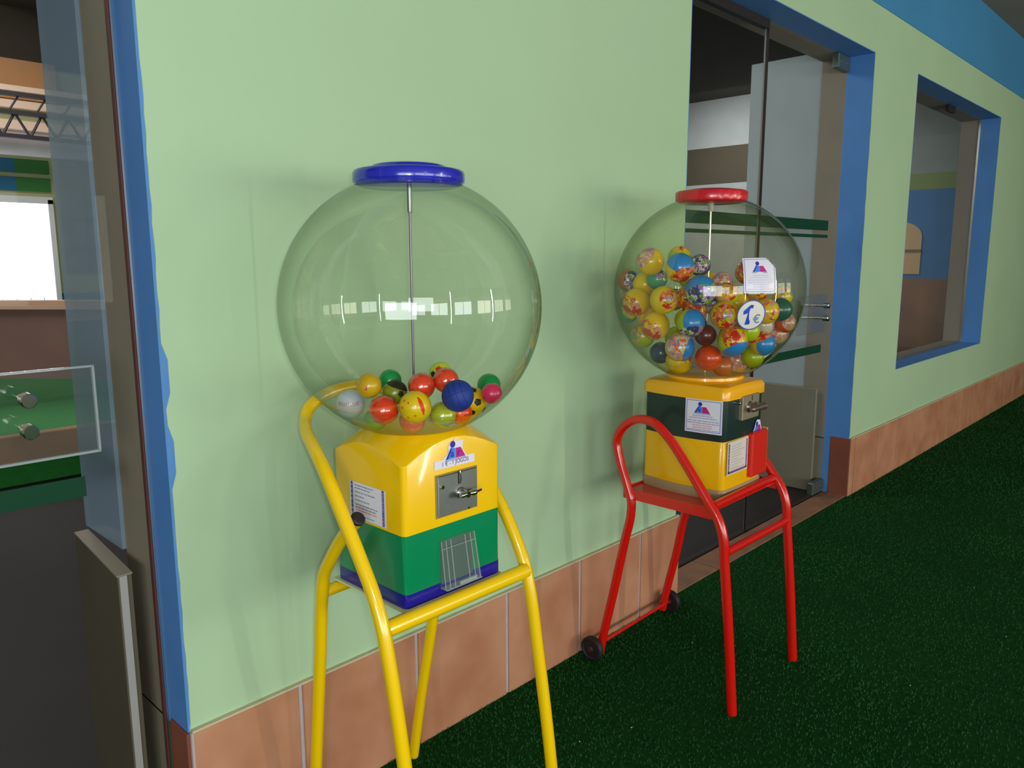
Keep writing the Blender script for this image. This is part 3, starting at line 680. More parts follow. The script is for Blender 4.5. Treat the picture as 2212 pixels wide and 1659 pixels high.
# --- chute
mk('chute_recess', *box(1.024, 1.116, YF - .0012, YF + .002, .712, .806), M_recess, ym, smooth=False)
V = []
for (u0, u1, z, y) in ((1.0205, 1.1185, .811, YF - .001), (1.0205, 1.1185, .811, YF - .006), (1.021, 1.125, .7045, YF - .001), (1.021, 1.125, .7045, YF - .021)):
    V += [(u0, y, z), (u1, y, z)]
ch = mk('chute_door', V, [(0, 1, 3, 2), (2, 3, 7, 6), (0, 2, 6, 4), (1, 5, 7, 3), (4, 6, 7, 5)], M_plastic, ym, smooth=False)
M_rib = shell_glass('clear_rib', (.9, .93, .92), (.75, .8, .78), haze=.35, hazecol=(205, 218, 212))
for u in (1.0215, 1.034, 1.0475, 1.0885, 1.104, 1.1165):
    mk('rib', *join(tube([(u, YF - .0068, .809), (u + (u - 1.06) * .06, YF - .0218, .707)], .0009, 6)), M_rib, ch)
mk('hinge_bar', *tube([(1.0205, YF - .0065, .7915), (1.1185, YF - .0085, .7915)], .0009, 6), M_rib, ch)
mk('pull_lip', *bbox(1.021, 1.125, YF - .0235, YF - .002, .7035, .7065, .001), M_rib, ch, smooth=False)
mk('pull_lip', *bbox(1.060, 1.110, YF - .0232, YF - .020, .7065, .714, .001), M_rib, ch, smooth=False)
# --- price label
pr = shape('price_label', [[(1.011, .9655), (1.125, .9640), (1.125, .9825), (1.103, .9825), (1.0905, .9985), (1.0925, 1.0185), (1.075, 1.0175), (1.068, 1.0275), (1.0655, 1.018), (1.055, 1.018), (1.0495, 1.008), (1.0510, .999), (1.035, .9840), (1.011, .9840)]], front, .0012, M_card, ym)
logo(front, 1.070, .9925, .056, pr, .0018)
text('lettering', '1 € - 1 JOGOS', .0135, 1.069, .9738, front, .002, mat('label_ink', (92, 80, 110), .5), pr, sx=.92)
# --- instruction card on the left face (u runs towards the front)
XF = 1.067 - hx
side = flatmap((XF, 0, 0), (0, -1, 0), (0, 0, 1), (-1, 0, 0))
ic = shape('instruction_card', [rect(.257, .385, .8475, .9275)], side, .0012, M_card, ym)
shape('border_bar', [rect(.262, .2685, .8495, .9265)], side, .0018, M_inkblue, ic)
shape('border_bar', [rect(.3715, .3785, .8495, .9265)], side, .0018, M_inkblue, ic)
for s_, u in (('VENDING', .2652), ('RECREATIVAS', .375)):
    kk = len(s_)
    for i, chh in enumerate(s_):
        text('lettering', chh, .0078 if kk < 9 else .0068, u, .9225 - (.071 / (kk - .2)) * (i + .35), side, .0022, M_card, ic, bold=.00006)
rnd = random.Random(8)
lines = []; red = []
zz = .9195
for i, (u0, fill, gap, rd) in enumerate(((0, .72, .0065, 0), (0, .62, .0085, 0), (0, .78, .009, 0), (0, .36, .009, 0), (0, .58, .0095, 0), (0, .90, .0062, 0), (0, .80, .0062, 0), (.002, .86, .0055, 1))):
    (red if rd else lines).extend(scribble(.2765 + u0, .366, zz, .0024, rnd, 0, fill)); zz -= gap
    if i in (1, 2, 3, 4): lines.append(circ(.2735, zz + .0012, .0007, 6))
shape('small_print', lines, side, .0018, M_ink, ic)
shape('small_print', red, side, .0018, M_inkred, ic)
shape('small_print', scribble(.292, .345, .8535, .0016, rnd), side, .0018, M_logoblue, ic)

# ================================================================== RIGHT MACHINE
rm = thing('globe_vending_machine', 'right toy machine with amber and black body, red lid and globe full of capsules', 'vending machine', (2.30, -.325, .6345))
c2 = (2.30, -.325, 0)
hx2, hy2 = .134, .153
q0 = outline(hx2, hy2, .022, bx=.016, by=.003)
mk('base_plinth', *loft(c2, [rg(sc(q0, 1.0), .6345), rg(sc(q0, 1.01), .638), rg(sc(q0, 1.01), .664), rg(sc(q0, .995), .668)]), M_beige, rm)
mk('lower_body', *loft(c2, [rg(sc(q0, .985), .664), rg(sc(q0, .99), .668), rg(sc(q0, .985), .822), rg(sc(q0, .97), .826)]), M_yel2, rm)
mk('upper_body', *loft(c2, [rg(sc(q0, .972), .821), rg(sc(q0, .978), .825), rg(sc(q0, .978), .965)]), M_dark, rm)
q1 = outline(hx2 + .004, hy2 + .004, .026, bx=.016, by=.003)
def lidz(x, y): return 1.008 - max(0, math.hypot(x, y) - .13) * .12
lr = [[(x, y, .963 - .0) for x, y in sc(q1, .99)], [(x, y, .963) for x, y in q1]]
# front and rear lower edges dip towards the corners
lr = [[(x, y, .957 + .0 * x) for x, y in sc(q1, .985)], rg(q1, .957), rg(q1, .984), [(x * .985, y * .985, lidz(x, y) - .010) for x, y in q1], [(x * .95, y * .95, lidz(x, y) - .003) for x, y in q1]]
for t, dz in ((.35, .0), (.7, .0), (1.0, .002)):
    R = []
    for x, y in q1:
        L_ = math.hypot(x, y); r_ = L_ * .95 + (.126 - L_ * .95) * t
        R.append((x / L_ * r_, y / L_ * r_, 1.006 + dz - (1 - t) * .006))
    lr.append(R)
lr.append([(x / math.hypot(x, y) * .1245, y / math.hypot(x, y) * .1245, 1.017) for x, y in q1])
lr.append([(x / math.hypot(x, y) * .118, y / math.hypot(x, y) * .118, 1.018) for x, y in q1])
mk('body_lid', *loft(c2, lr), M_lidamber, rm, ang=30)
CG2 = Vector((2.30, -.325, 1.295)); RG2 = .305
globe(CG2, RG2, .115, .109, M_globe2, rm)['label'] = 'slightly yellowed clear globe'
zt2 = CG2.z + math.sqrt(RG2 ** 2 - .109 ** 2)
mk('lid', *lathe((CG2.x, CG2.y, zt2), [(.098, -.008), (.108, -.006), (.1125, -.003), (.1140, .001), (.1140, .024), (.1115, .0285), (.105, .031), (.070, .036), (.03, .038)], 120,
   mod=lambda a, r, z: 1 - (.016 if (r > .1130 and int(a / (2 * PI) * 120) % 5 == 0) else 0)), M_lidred, rm, ang=40)
rod = mk('centre_rod', *tube([(CG2.x, CG2.y, 1.02), (CG2.x, CG2.y, zt2)], .0032, 12), mat('bright_rod', (225, 220, 212), .25, .6), rm)
mk('rod_collar', *lathe((CG2.x, CG2.y, zt2), [(.006, -.034), (.0075, -.031), (.0095, -.018), (.010, -.002)], 16), mat('cream_collar', (200, 190, 180), .5), rod)
YF2 = -.325 - hy2 * .978 - .0035
front2 = flatmap((0, YF2, 0), (1, 0, 0), (0, 0, 1), (0, -1, 0))
M_beigem = mat('worn_metal_plate', (164, 152, 128), 0.35, .5, var=.08, vscale=12)
cpl = mk('coin_plate', *bbox(2.255, 2.368, YF2 - .0125, YF2 + .003, .884, .963, .002), M_beigem, rm, smooth=False)
mk('coin_slot', *box(2.314, 2.318, YF2 - .0135, YF2 - .012, .944, .960), M_seal, cpl, smooth=False)
mk('lock_button', *lathe((2.240, YF2, .943), [(.003, -.014), (.0050, -.012), (.006, .003)], 14, 'y'), M_chrome, rm)
kn = mk('turn_knob', *lathe((2.300, YF2, .924), [(.020, -.012), (.016, -.018), (.011, -.024), (.010, -.034)], 22, 'y'), mat('worn_steel', (140, 128, 118), .3, .8), rm)
mk('knob_bar', *tube([(2.272, YF2 - .032, .922), (2.278, YF2 - .034, .922), (2.300, YF2 - .036, .923), (2.335, YF2 - .036, .924), (2.352, YF2 - .036, .924), (2.358, YF2 - .036, .924)], [.006, .0105, .010, .012, .0135, .009], 16), mat('worn_steel', (0, 0, 0)), kn)
# red delivery flap
V, F = join(bbox(2.326, 2.434, YF2 - .018, YF2 + .004, .682, .832, .005))
fl_ = mk('delivery_flap', V, F, M_redflap, rm, smooth=False)
mk('flap_edge', *box(2.434, 2.438, YF2 - .014, YF2 + .004, .69, .835), M_yel2, rm, smooth=False)
# instruction card left of the flap
ic2 = shape('instruction_card', [rect(2.184, 2.321, .7145, .8225)], front2, .0035, M_paper, rm)
shape('border_bar', [rect(2.190, 2.199, .722, .817), rect(2.307, 2.316, .722, .817), rect(2.190, 2.316, .7185, .726)], front2, .0040, mat('faded_violet_ink', (104, 84, 130), .5), ic2)
for s_, u in (('VENDING', 2.1945), ('RECREATIVAS', 2.3115)):
    for i, chh in enumerate(s_):
        text('lettering', chh, .0085, u, .812 - (.085 / len(s_)) * (i + .35), front2, .0044, M_paper, ic2)
lines = []
for i in range(9):
    lines += scribble(2.208, 2.300, .806 - i * .0088, .0022, rnd, 0, rnd.uniform(.5, .98))
shape('small_print', lines, front2, .0040, mat('faded_grey_ink', (176, 168, 168), .5), ic2)
shape('small_print', scribble(2.208, 2.30, .7305, .0022, rnd), front2, .0040, M_inkred, ic2)
# small emblem sticker over the flap
se = shape('emblem_sticker', [[(2.352, .8330), (2.412, .8330), (2.406, .845), (2.398, .866), (2.376, .869), (2.366, .858), (2.362, .846)]], front2, .0035, M_card, rm)
shape('emblem', [circ(2.376, .855, .0075, 16)], front2, .0040, M_logonavy, se)
shape('emblem', [[(2.358, .833), (2.382, .833), (2.382, .850), (2.370, .850)]], front2, .0040, M_logoblue, se)
shape('emblem', [[(2.383, .833), (2.406, .833), (2.398, .850), (2.383, .850)]], front2, .0040, M_logomag, se)
# company card on the left face (bulged)
XF2 = 2.30 - hx2 * .978
def side2(u, v, h):
    t = max(0, min(1, (u - (.325 - hy2)) / (2 * hy2))); return Vector((XF2 - .0165 * 4 * t * (1 - t) - h, -u, v))
def card_grid(name, u0, u1, v0, v1, mp, h, ma, parent, nu=12, nv=8, cut=None):
    V = []; F = []
    for j in range(nv + 1):
        for i in range(nu + 1):
            u = u0 + (u1 - u0) * i / nu; v = v0 + (v1 - v0) * j / nv
            if cut:                                   # torn upper right corner
                s_ = (u - u0) / (u1 - u0) + (v - v0) / (v1 - v0) - cut
                if s_ > 0: u -= s_ * .5 * (u1 - u0); v -= s_ * .5 * (v1 - v0)
            V.append(mp(u, v, h))
    for j in range(nv):
        for i in range(nu):
            a = j * (nu + 1) + i; F.append((a, a + 1, a + nu + 2, a + nu + 1))
    return mk(name, V, F, ma, parent, smooth=True, ang=80)
def subdiv(polys, n_=6):
    """cut long polygon edges so that flat print follows a curved face"""
    out = []
    for P in polys:
        Q = []
        for i in range(len(P)):
            a = P[i]; b = P[(i + 1) % len(P)]
            for k in range(n_): Q.append((a[0] + (b[0] - a[0]) * k / n_, a[1] + (b[1] - a[1]) * k / n_))
        out.append(Q)
    return out
def grid_frames(u0, u1, v0, v1, t, mp, h, ma, parent, name='border_bar'):
    for (a, b, c_, d) in ((u0, u1, v0, v0 + t), (u0, u1, v1 - t, v1), (u0, u0 + t, v0, v1), (u1 - t, u1, v0, v1)):
        card_grid(name, a, b, c_, d, mp, h, ma, parent, 12 if b - a > .02 else 1, 12 if d - c_ > .02 else 1)
cc = card_grid('company_card', .345, .469, .848, .957, side2, .0012, M_card, rm)
M_frame = mat('pale_blue_ink', (128, 138, 196), .5)
grid_frames(.3495, .4645, .8525, .9525, .0022, side2, .0018, M_frame, cc)
logo(side2, .4035, .922, .052, cc, .0020, letters=False)
text('emblem_letter', 'a', .020, .394, .923, side2, .0026, M_logonavy, cc)
lines = []; red = []
for i, (a, b, rd) in enumerate(((.372, .438, 0), (.360, .452, 0), (.354, .460, 0), (.354, .460, 0), (.372, .438, 1), (.374, .436, 1), (.354, .460, 0))):
    for s_ in scribble(a, b, .902 - i * .0072 - (.002 if i > 1 else 0), .0024, rnd): (red if rd else lines).append(s_)
shape('small_print', lines, side2, .0022, mat('pale_violet_ink', (150, 146, 200), .5), cc)
shape('small_print', red, side2, .0022, M_inkred, cc)
# stickers on the globe (curved with it)
def sphmap(C, R, az, el):
    az = math.radians(az); el = math.radians(el)
    N_ = Vector((math.cos(el) * math.cos(az), math.cos(el) * math.sin(az), math.sin(el)))
    U_ = Vector((-math.sin(az), math.cos(az), 0)); V_ = N_.cross(U_)
    return lambda u, v, h: Vector(C) + (N_ + U_ * (u / R) + V_ * (v / R)).normalized() * (R + h)
g1 = sphmap(CG2, RG2, -121.0, 10.0)
gc = card_grid('company_card', -.054, .054, -.052, .052, g1, .0012, M_card, rm, 14, 14, cut=1.72)
M_pf = mat('pale_grey_ink', (150, 156, 180), .5)
for (a, b, c_, d) in ((-.050, .050, -.0485, -.0465), (-.050, .034, .0465, .0485), (-.050, -.048, -.0485, .0485), (.048, .050, -.0485, .036)):
    card_grid('border_bar', a, b, c_, d, g1, .0018, M_pf, gc, 10 if b - a > .02 else 1, 10 if d - c_ > .02 else 1)
logo(g1, -.002, .018, .046, gc, .0020, letters=False)
lines = []
for i, (a, b) in enumerate(((-.025, .028), (-.034, .036), (-.040, .042), (-.040, .042), (-.026, .028), (-.026, .028), (-.042, .042))):
    lines += scribble(a, b, -.002 - i * .0066, .0020, rnd)
shape('small_print', lines, g1, .0020, mat('faint_violet_ink', (196, 192, 214), .5), gc)
g2 = sphmap(CG2, RG2, -125.3, -11.9)
def disc(name, r0, r1, mp, h, ma, parent, seg=40, rings_=4):
    V = []; F = []
    for j in range(rings_ + 1):
        r = r0 + (r1 - r0) * j / rings_
        for k in range(seg): V.append(mp(r * math.cos(2 * PI * k / seg), r * math.sin(2 * PI * k / seg), h))
    for j in range(rings_):
        for k in range(seg):
            a = j * seg + k; b = j * seg + (k + 1) % seg; F.append((a, a + seg, b + seg, b))
    return mk(name, V, F, ma, parent, smooth=True, ang=80)
ps_ = disc('price_sticker', .0001, .0450, g2, .0012, mat('cream_sticker', (226, 224, 214), .4), rm)
disc('border_ring', .0425, .0452, g2, .0018, mat('sticker_blue', (54, 76, 180), .4), ps_, rings_=1)
# heavy slanting 1 and a small euro sign
shape('lettering', [[(-.0175, -.029), (-.003, -.0275), (.0035, .031), (-.0065, .031), (-.0265, .0125), (-.0255, .0015), (-.0125, .0070)]], g2, .0020, M_one, ps_)
text('lettering', '€', .036, .018, -.013, g2, .0020, mat('faded_blue_ink', (104, 124, 176), .5), ps_, bold=.0004)

# ================================================================== BALLS AND CAPSULES
def uvs(seg, ring, a0=0.0, a1=PI, r=1.0):
    V = []; F = []
    for i in range(ring + 1):
        a = a0 + (a1 - a0) * i / ring
        for k in range(seg): V.append((r * math.sin(a) * math.cos(2 * PI * k / seg), r * math.sin(a) * math.sin(2 * PI * k / seg), r * math.cos(a)))
    for i in range(ring):
        for k in range(seg):
            a = i * seg + k; b = i * seg + (k + 1) % seg; F.append((a, a + seg, b + seg, b))
    return V, F
_c = {}
def zone_mesh(a0, a1, r, key):
    if key not in _c:
        V, F = uvs(36, max(4, int((a1 - a0) / PI * 26)), max(a0, .002), min(a1, PI - .002), r)
        me = bpy.data.meshes.new(key); me.from_pydata(V, [], F); me.shade_smooth(); _c[key] = me
    return _c[key]
def meshcopy(key, base, ma):
    k = key + ma.name
    if k not in _c:
        me = base.copy(); me.materials.clear(); me.materials.append(ma); _c[k] = me
    return _c[k]
def dirv3(r, u, t):
    """direction given as seen by the camera: right, up, towards"""
    return (RT * r + UP * u - FW * t).normalized()
def ball(name, P, r, ma, label, cat, group):
    me = meshcopy('ball_mesh', zone_mesh(0, PI, 1.0, 'ball_base'), ma)
    o = bpy.data.objects.new(name, me); COL.objects.link(o); o.location = P; o.scale = (r, r, r)
    o['label'] = label; o['category'] = cat; o['group'] = group
    return o
def zone(parent, name, d, a0, a1, ma, rr=1.012, label=None):
    me = meshcopy('zone_%d_%d_%d' % (a0, a1, int(rr * 1000)), zone_mesh(math.radians(a0), math.radians(a1), rr, 'zb_%d_%d_%d' % (a0, a1, int(rr * 1000))), ma)
    o = bpy.data.objects.new(name, me); COL.objects.link(o); o.parent = parent
    o.rotation_mode = 'QUATERNION'; o.rotation_quaternion = Vector((0, 0, 1)).rotation_difference(d)
    if label: o['label'] = label
    return o
def bmap(d, spin=0.0, R=1.012):
    q = Vector((0, 0, 1)).rotation_difference(d)
    up = UP - d * UP.dot(d); up.normalize(); rt = up.cross(d).normalized()
    c, s = math.cos(spin), math.sin(spin)
    return lambda u, v, h: (d + rt * (u * c - v * s) + up * (u * s + v * c)).normalized() * (R + h)
Z0 = Vector((0, 0, 0))
def dense(P, n_=5): return subdiv([P], n_)[0]

MB = lambda nm, c, **k: mat(nm, c, 0.32, coat=.5, **k)
B_or = MB('glossy_orange', (250, 62, 22)); B_ye = MB('glossy_yellow', (232, 200, 10)); B_wh = MB('white_rubber', (196, 206, 216)); B_li = MB('lime_rubber', (192, 206, 50))
B_bl = mat('matt_blue_rubber', (28, 56, 150), .6, bump=.05); B_gr = MB('green_rubber', (18, 148, 72)); B_pk = MB('hot_pink_rubber', (232, 50, 104)); B_oc = MB('ochre_rubber', (206, 166, 20))
B_ro = MB('red_orange_rubber', (246, 70, 30)); B_ol = MB('olive_rubber', (128, 140, 24)); B_sa = MB('salmon_rubber', (232, 104, 96)); B_lg = MB('leaf_green_rubber', (112, 176, 60))
P_bk = mat('black_patch', (38, 34, 22), .5); P_rd = mat('red_patch', (226, 52, 18), .4); P_mg = mat('magenta_patch', (226, 44, 100), .4); P_st = mat('red_stitch', (206, 70, 74), .6)
P_nv = mat('navy_seam', (16, 26, 86), .7); P_li = mat('lilac_patch', (190, 176, 206), .5)
M_wrap = shell_glass('clear_shrink_wrap', (.97, .97, .97), (.9, .9, .9), gain=1.2, rough=.12)
LB = [(0.9305,-0.3831,1.0975,0.0301), (0.9676,-0.4377,1.1061,0.0335), (0.9271,-0.2723,1.0962,0.0313), (1.0425,-0.4361,1.0777,0.0282), (1.0357,-0.4901,1.1259,0.0336), (1.1473,-0.4127,1.0890,0.0340), (1.0082,-0.4103,1.1401,0.0281), (1.0558,-0.4318,1.1486,0.0268), (0.9944,-0.3233,1.1440,0.0248), (0.9740,-0.3649,1.1257,0.0266), (0.9274,-0.3399,1.1430,0.0265), (1.1568,-0.4653,1.1121,0.0230), (1.2152,-0.3971,1.1155,0.0273), (0.9956,-0.3929,1.0667,0.0267), (0.9616,-0.3142,1.0646,0.0246), (1.0946,-0.4323,1.0747,0.0259), (1.0799,-0.3880,1.1570,0.0255)]
LG = 'rubber balls in the left globe'
spec = [
 ('orange plain ball at lower left against the wall of the left globe', B_or), ('yellow ball with a long red stripe and small red stars, front of left globe', B_ye),
 ('white baseball style ball with a red stitched seam, leftmost in the left globe', B_wh), ('lime green plain ball in front, under the blue basketball style ball', B_li),
 ('blue basketball style ball with thin seams in the left globe', B_bl), ('yellow football style ball with black patches right of the blue ball', B_ye),
 ('red-orange ball right behind the striped yellow ball in the left globe', B_ro), ('red-orange ball in glossy wrap beside the upper left of the blue ball', B_ro),
 ('bright green ball on top of the pile, left of the steel rod', B_gr), ('olive ball with a black cap pattern under the topmost green ball', B_ol),
 ('ochre ball with a small magenta wedge above the white ball', B_oc), ('hot pink ball at the right edge of the pile in the left globe', B_pk),
 ('green ball behind the hot pink ball at the far right of the pile', B_gr), ('salmon pink ball lowest under the striped yellow ball', B_sa),
 ('leaf green ball at the bottom below the orange ball', B_lg), ('small orange ball low between the lime and football style balls', B_or),
 ('yellow ball with a red and black patch topping the pile behind the blue ball', B_li)]
balls = []
for (x, y, z, r), (lb, ma_) in zip(LB, spec):
    balls.append(ball('rubber_ball', (x, y, z), r * .975, ma_, lb, 'ball', LG))
# wraps on the glossy ones
def poly_on(b_, name, P, d, ma, spin=0., h=0.0, lab=None):
    """print that follows the ball: rings of the outline shrunk towards its middle"""
    mp = bmap(d, spin); n_ = len(P); cu = sum(p[0] for p in P) / n_; cv = sum(p[1] for p in P) / n_
    V = [mp(cu, cv, h)]; F = []
    for t in (.34, .67, 1.0):
        V += [mp(cu + (u - cu) * t, cv + (v - cv) * t, h) for u, v in P]
    for k in range(n_):
        F.append((0, 1 + k, 1 + (k + 1) % n_))
        for j in (0, 1):
            a = 1 + j * n_ + k; c_ = 1 + j * n_ + (k + 1) % n_; F.append((a, a + n_, c_ + n_, c_))
    o = mk(name, V, F, ma, b_, smooth=False, loc=Z0)
    if lab: o['label'] = lab
    return o
b = balls[1]
poly_on(b, 'stripe', dense([(-.08, .72), (.02, .62), (.10, .3), (.12, 0), (.11, -.35), (.05, -.72), (-.04, -.60), (-.13, -.2), (-.15, .2)], 2), dirv3(.52, .08, .85), P_rd, spin=.28, lab='long red stripe')
def star(cu, cv, r): return [(cu + (r if k % 2 == 0 else r * .45) * math.sin(PI * k / 5), cv + (r if k % 2 == 0 else r * .45) * math.cos(PI * k / 5)) for k in range(10)]
for (r_, u_) in ((-.26, .22), (-.62, .42), (-.76, -.05), (.1, -.5), (-.38, -.72)):
    poly_on(b, 'star', star(0, 0, .10), dirv3(r_, u_, .8), P_rd, spin=.2)
b = balls[2]
for i in range(15):
    d = dirv3(-.75 + i * .115, -.02 + .012 * (i - 7) ** 2 * .18, .9)
    for s_ in (-1, 1):
        poly_on(b, 'stitch', [(-.018, 0), (.018, 0), (.055, .14), (.020, .14)] if s_ > 0 else [(-.018, 0), (.020, -.14), (.055, -.14), (.018, 0)], d, P_st, spin=.08)
b = balls[4]
def seam(b_, d, spin, kind):
    pts = []
    if kind == 0: ln = [(-1.2 + 2.4 * i / 18, 0) for i in range(19)]
    else: ln = [(kind * (.42 + .28 * ((i - 9) / 9) ** 2), -1.2 + 2.4 * i / 18) for i in range(19)]
    mp = bmap(d, spin, 1.002)
    P = [mp(u, v, 0) for u, v in ln]
    return mk('seam', *tube(P, .012, 6), P_nv, b_, loc=Z0)
dB = dirv3(-.05, .15, 1)
seam(b, dB, .35, 0); seam(b, dB, .35 + PI / 2, 0); seam(b, dB, .35, 1); seam(b, dB, .35, -1)
def penta(r=.28): return [(r * math.sin(2 * PI * k / 5), r * math.cos(2 * PI * k / 5)) for k in range(5)]
b = balls[5]
for (r_, u_, t_) in ((.42, -.02, .85), (.02, -.72, .7), (.1, .75, .6), (-.6, .1, .8), (.95, .5, .2), (.9, -.6, .2), (-.6, -.8, .3)):
    poly_on(b, 'patch', penta(), dirv3(r_, u_, t_), P_bk, spin=r_)
zone(balls[9], 'dark_cap', dirv3(.35, .9, .1), 0, 62, P_bk, label='black cap pattern')
poly_on(balls[9], 'patch', penta(.3), dirv3(.6, -.1, .8), P_bk, spin=.5)
poly_on(balls[10], 'wedge', [(-.10, -.25), (.16, -.2), (.14, .3)], dirv3(-.1, -.15, 1), P_mg)
zone(balls[12], 'dark_cap', dirv3(.4, -.9, .3), 0, 55, mat('dark_green_patch', (20, 90, 50), .5))
poly_on(balls[16], 'patch', penta(.34), dirv3(-.1, .35, 1), P_rd); poly_on(balls[16], 'patch', penta(.3), dirv3(-.6, -.1, .8), P_bk)
poly_on(balls[8], 'patch', penta(.22), dirv3(.5, -.55, .7), P_bk)
# crinkled clear wraps
for i in (0, 3, 6, 7, 13):
    o = zone(balls[i], 'clear_wrap', dirv3(.1, .6, .6), 0, 100, M_wrap, 1.045, label='clear crinkled wrap')

# --- capsules of the right globe
def printmat(name, cols, scale=3.2, seed=0):
    if name in MATS: return MATS[name]
    M = bpy.data.materials.new(name); M.use_nodes = True; nt = M.node_tree; N = nt.nodes; L = nt.links
    b_ = N['Principled BSDF']; b_.inputs['Roughness'].default_value = .3; b_.inputs['Coat Weight'].default_value = .6
    tc = N.new('ShaderNodeTexCoord'); nz = N.new('ShaderNodeTexNoise'); nz.inputs['Scale'].default_value = 3.2
    mp = N.new('ShaderNodeMapping'); mp.inputs['Location'].default_value = (seed * 3.1, seed * 1.7, seed)
    L.new(tc.outputs['Object'], mp.inputs[0]); L.new(mp.outputs[0], nz.inputs['Vector'])
    mxv = N.new('ShaderNodeMixRGB'); mxv.inputs[0].default_value = .5; L.new(mp.outputs[0], mxv.inputs[1]); L.new(nz.outputs['Color'], mxv.inputs[2])
    vo = N.new('ShaderNodeTexVoronoi'); vo.inputs['Scale'].default_value = scale; L.new(mxv.outputs[0], vo.inputs['Vector'])
    sp_ = N.new('ShaderNodeSeparateColor'); L.new(vo.outputs['Color'], sp_.inputs[0])
    cr = N.new('ShaderNodeValToRGB'); cr.color_ramp.interpolation = 'CONSTANT'
    while len(cr.color_ramp.elements) < len(cols): cr.color_ramp.elements.new(.5)
    for k, c in enumerate(cols):
        cr.color_ramp.elements[k].position = k / len(cols); cr.color_ramp.elements[k].color = s2l(c)
    L.new(sp_.outputs[0], cr.inputs[0]); L.new(cr.outputs[0], b_.inputs['Base Color']); MATS[name] = M; return M
Y_ = (234, 196, 10); O_ = (236, 110, 20); K_ = (226, 150, 140); R_ = (206, 36, 24); V_ = (160, 120, 190); G_ = (110, 180, 40); W_ = (226, 200, 200); N_ = (50, 56, 130)
PR = [printmat('print_warm', [Y_, O_, K_, Y_, R_, Y_, K_], 5.4, 1), printmat('print_pink', [K_, W_, Y_, V_, K_, O_, K_], 7.0, 2), printmat('print_red', [R_, O_, R_, K_, R_, Y_], 5.0, 3),
      printmat('print_lime', [Y_, G_, Y_, K_, Y_, V_], 6.0, 4), printmat('print_violet', [V_, N_, W_, V_, G_, (80, 60, 110)], 7.2, 5)]
C_y = MB('capsule_yellow', (236, 194, 4)); C_b = MB('capsule_sky_blue', (40, 138, 222)); C_l = MB('capsule_lime', (178, 196, 20)); C_o = MB('capsule_orange_red', (226, 70, 24))
C_t = MB('capsule_teal', (70, 158, 132)); C_n = MB('capsule_dark_blue', (44, 62, 112)); C_d = MB('capsule_maroon', (98, 34, 44)); C_p = MB('capsule_pale', (206, 190, 176)); C_br = MB('capsule_rust', (190, 96, 50)); C_g = MB('capsule_dark_teal', (30, 92, 84))
RB = [(2.0763,-0.2477,1.3874,0.0440), (2.0581,-0.3647,1.3697,0.0447), (2.0695,-0.4315,1.3017,0.0470), (2.0441,-0.3215,1.2714,0.0440), (2.0839,-0.1925,1.2595,0.0451), (2.1265,-0.2405,1.3316,0.0338), (2.1513,-0.1766,1.3134,0.0392), (2.1621,-0.1023,1.3255,0.0373), (2.0727,-0.2752,1.1888,0.0452), (2.0713,-0.4013,1.2046,0.0435), (2.1147,-0.3388,1.1213,0.0466), (2.1911,-0.2910,1.0656,0.0446), (2.1712,-0.4088,1.0882,0.0421), (2.1705,-0.1613,1.1415,0.0419), (2.1480,-0.1198,1.2175,0.0341), (2.2058,-0.2108,1.0850,0.0371), (2.1547,-0.4055,1.1607,0.0346), (2.1129,-0.4901,1.2290,0.0429), (2.1692,-0.4661,1.2881,0.0368), (2.1729,-0.4875,1.1465,0.0468), (2.2968,-0.5263,1.1314,0.0392), (2.3525,-0.4125,1.0633,0.0423), (2.3237,-0.5665,1.2384,0.0373), (2.4095,-0.5220,1.1550,0.0356), (2.2495,-0.5552,1.2373,0.0401), (2.3262,-0.4810,1.0824,0.0360), (2.1699,-0.3212,1.2736,0.0361), (2.2211,-0.4174,1.3238,0.0319), (2.1889,-0.3557,1.3754,0.0350), (2.2444,-0.5048,1.1744,0.0344), (2.3748,-0.5623,1.1941,0.0325), (2.3377,-0.5059,1.1867,0.0348), (2.1807,-0.2880,1.3986,0.0384), (2.3847,-0.5423,1.2769,0.0324), (2.2511,-0.4152,1.0544,0.0334), (2.1519,-0.1936,1.2141,0.0392), (2.1371,-0.3737,1.2379,0.0376), (2.2046,-0.3989,1.2574,0.0375), (2.5389,-0.2731,1.2775,0.0400), (2.4115,-0.1298,1.2514,0.0400), (2.5134,-0.3897,1.2826,0.0400), (2.2547,-0.2401,1.1334,0.0400), (2.4097,-0.4053,1.3497,0.0400), (2.4007,-0.2218,1.3089,0.0400), (2.2890,-0.4209,1.1497,0.0400), (2.4113,-0.4371,1.1114,0.0400), (2.4035,-0.3758,1.1583,0.0400), (2.4244,-0.4420,1.2168,0.0400), (2.3381,-0.2235,1.1876,0.0400), (2.2680,-0.3020,1.1783,0.0400), (2.3071,-0.4248,1.2550,0.0400), (2.2993,-0.2581,1.3322,0.0400), (2.4581,-0.3276,1.2493,0.0400), (2.4782,-0.2222,1.3137,0.0400)]
RG_ = 'toy capsules in the right globe'
D = dirv3
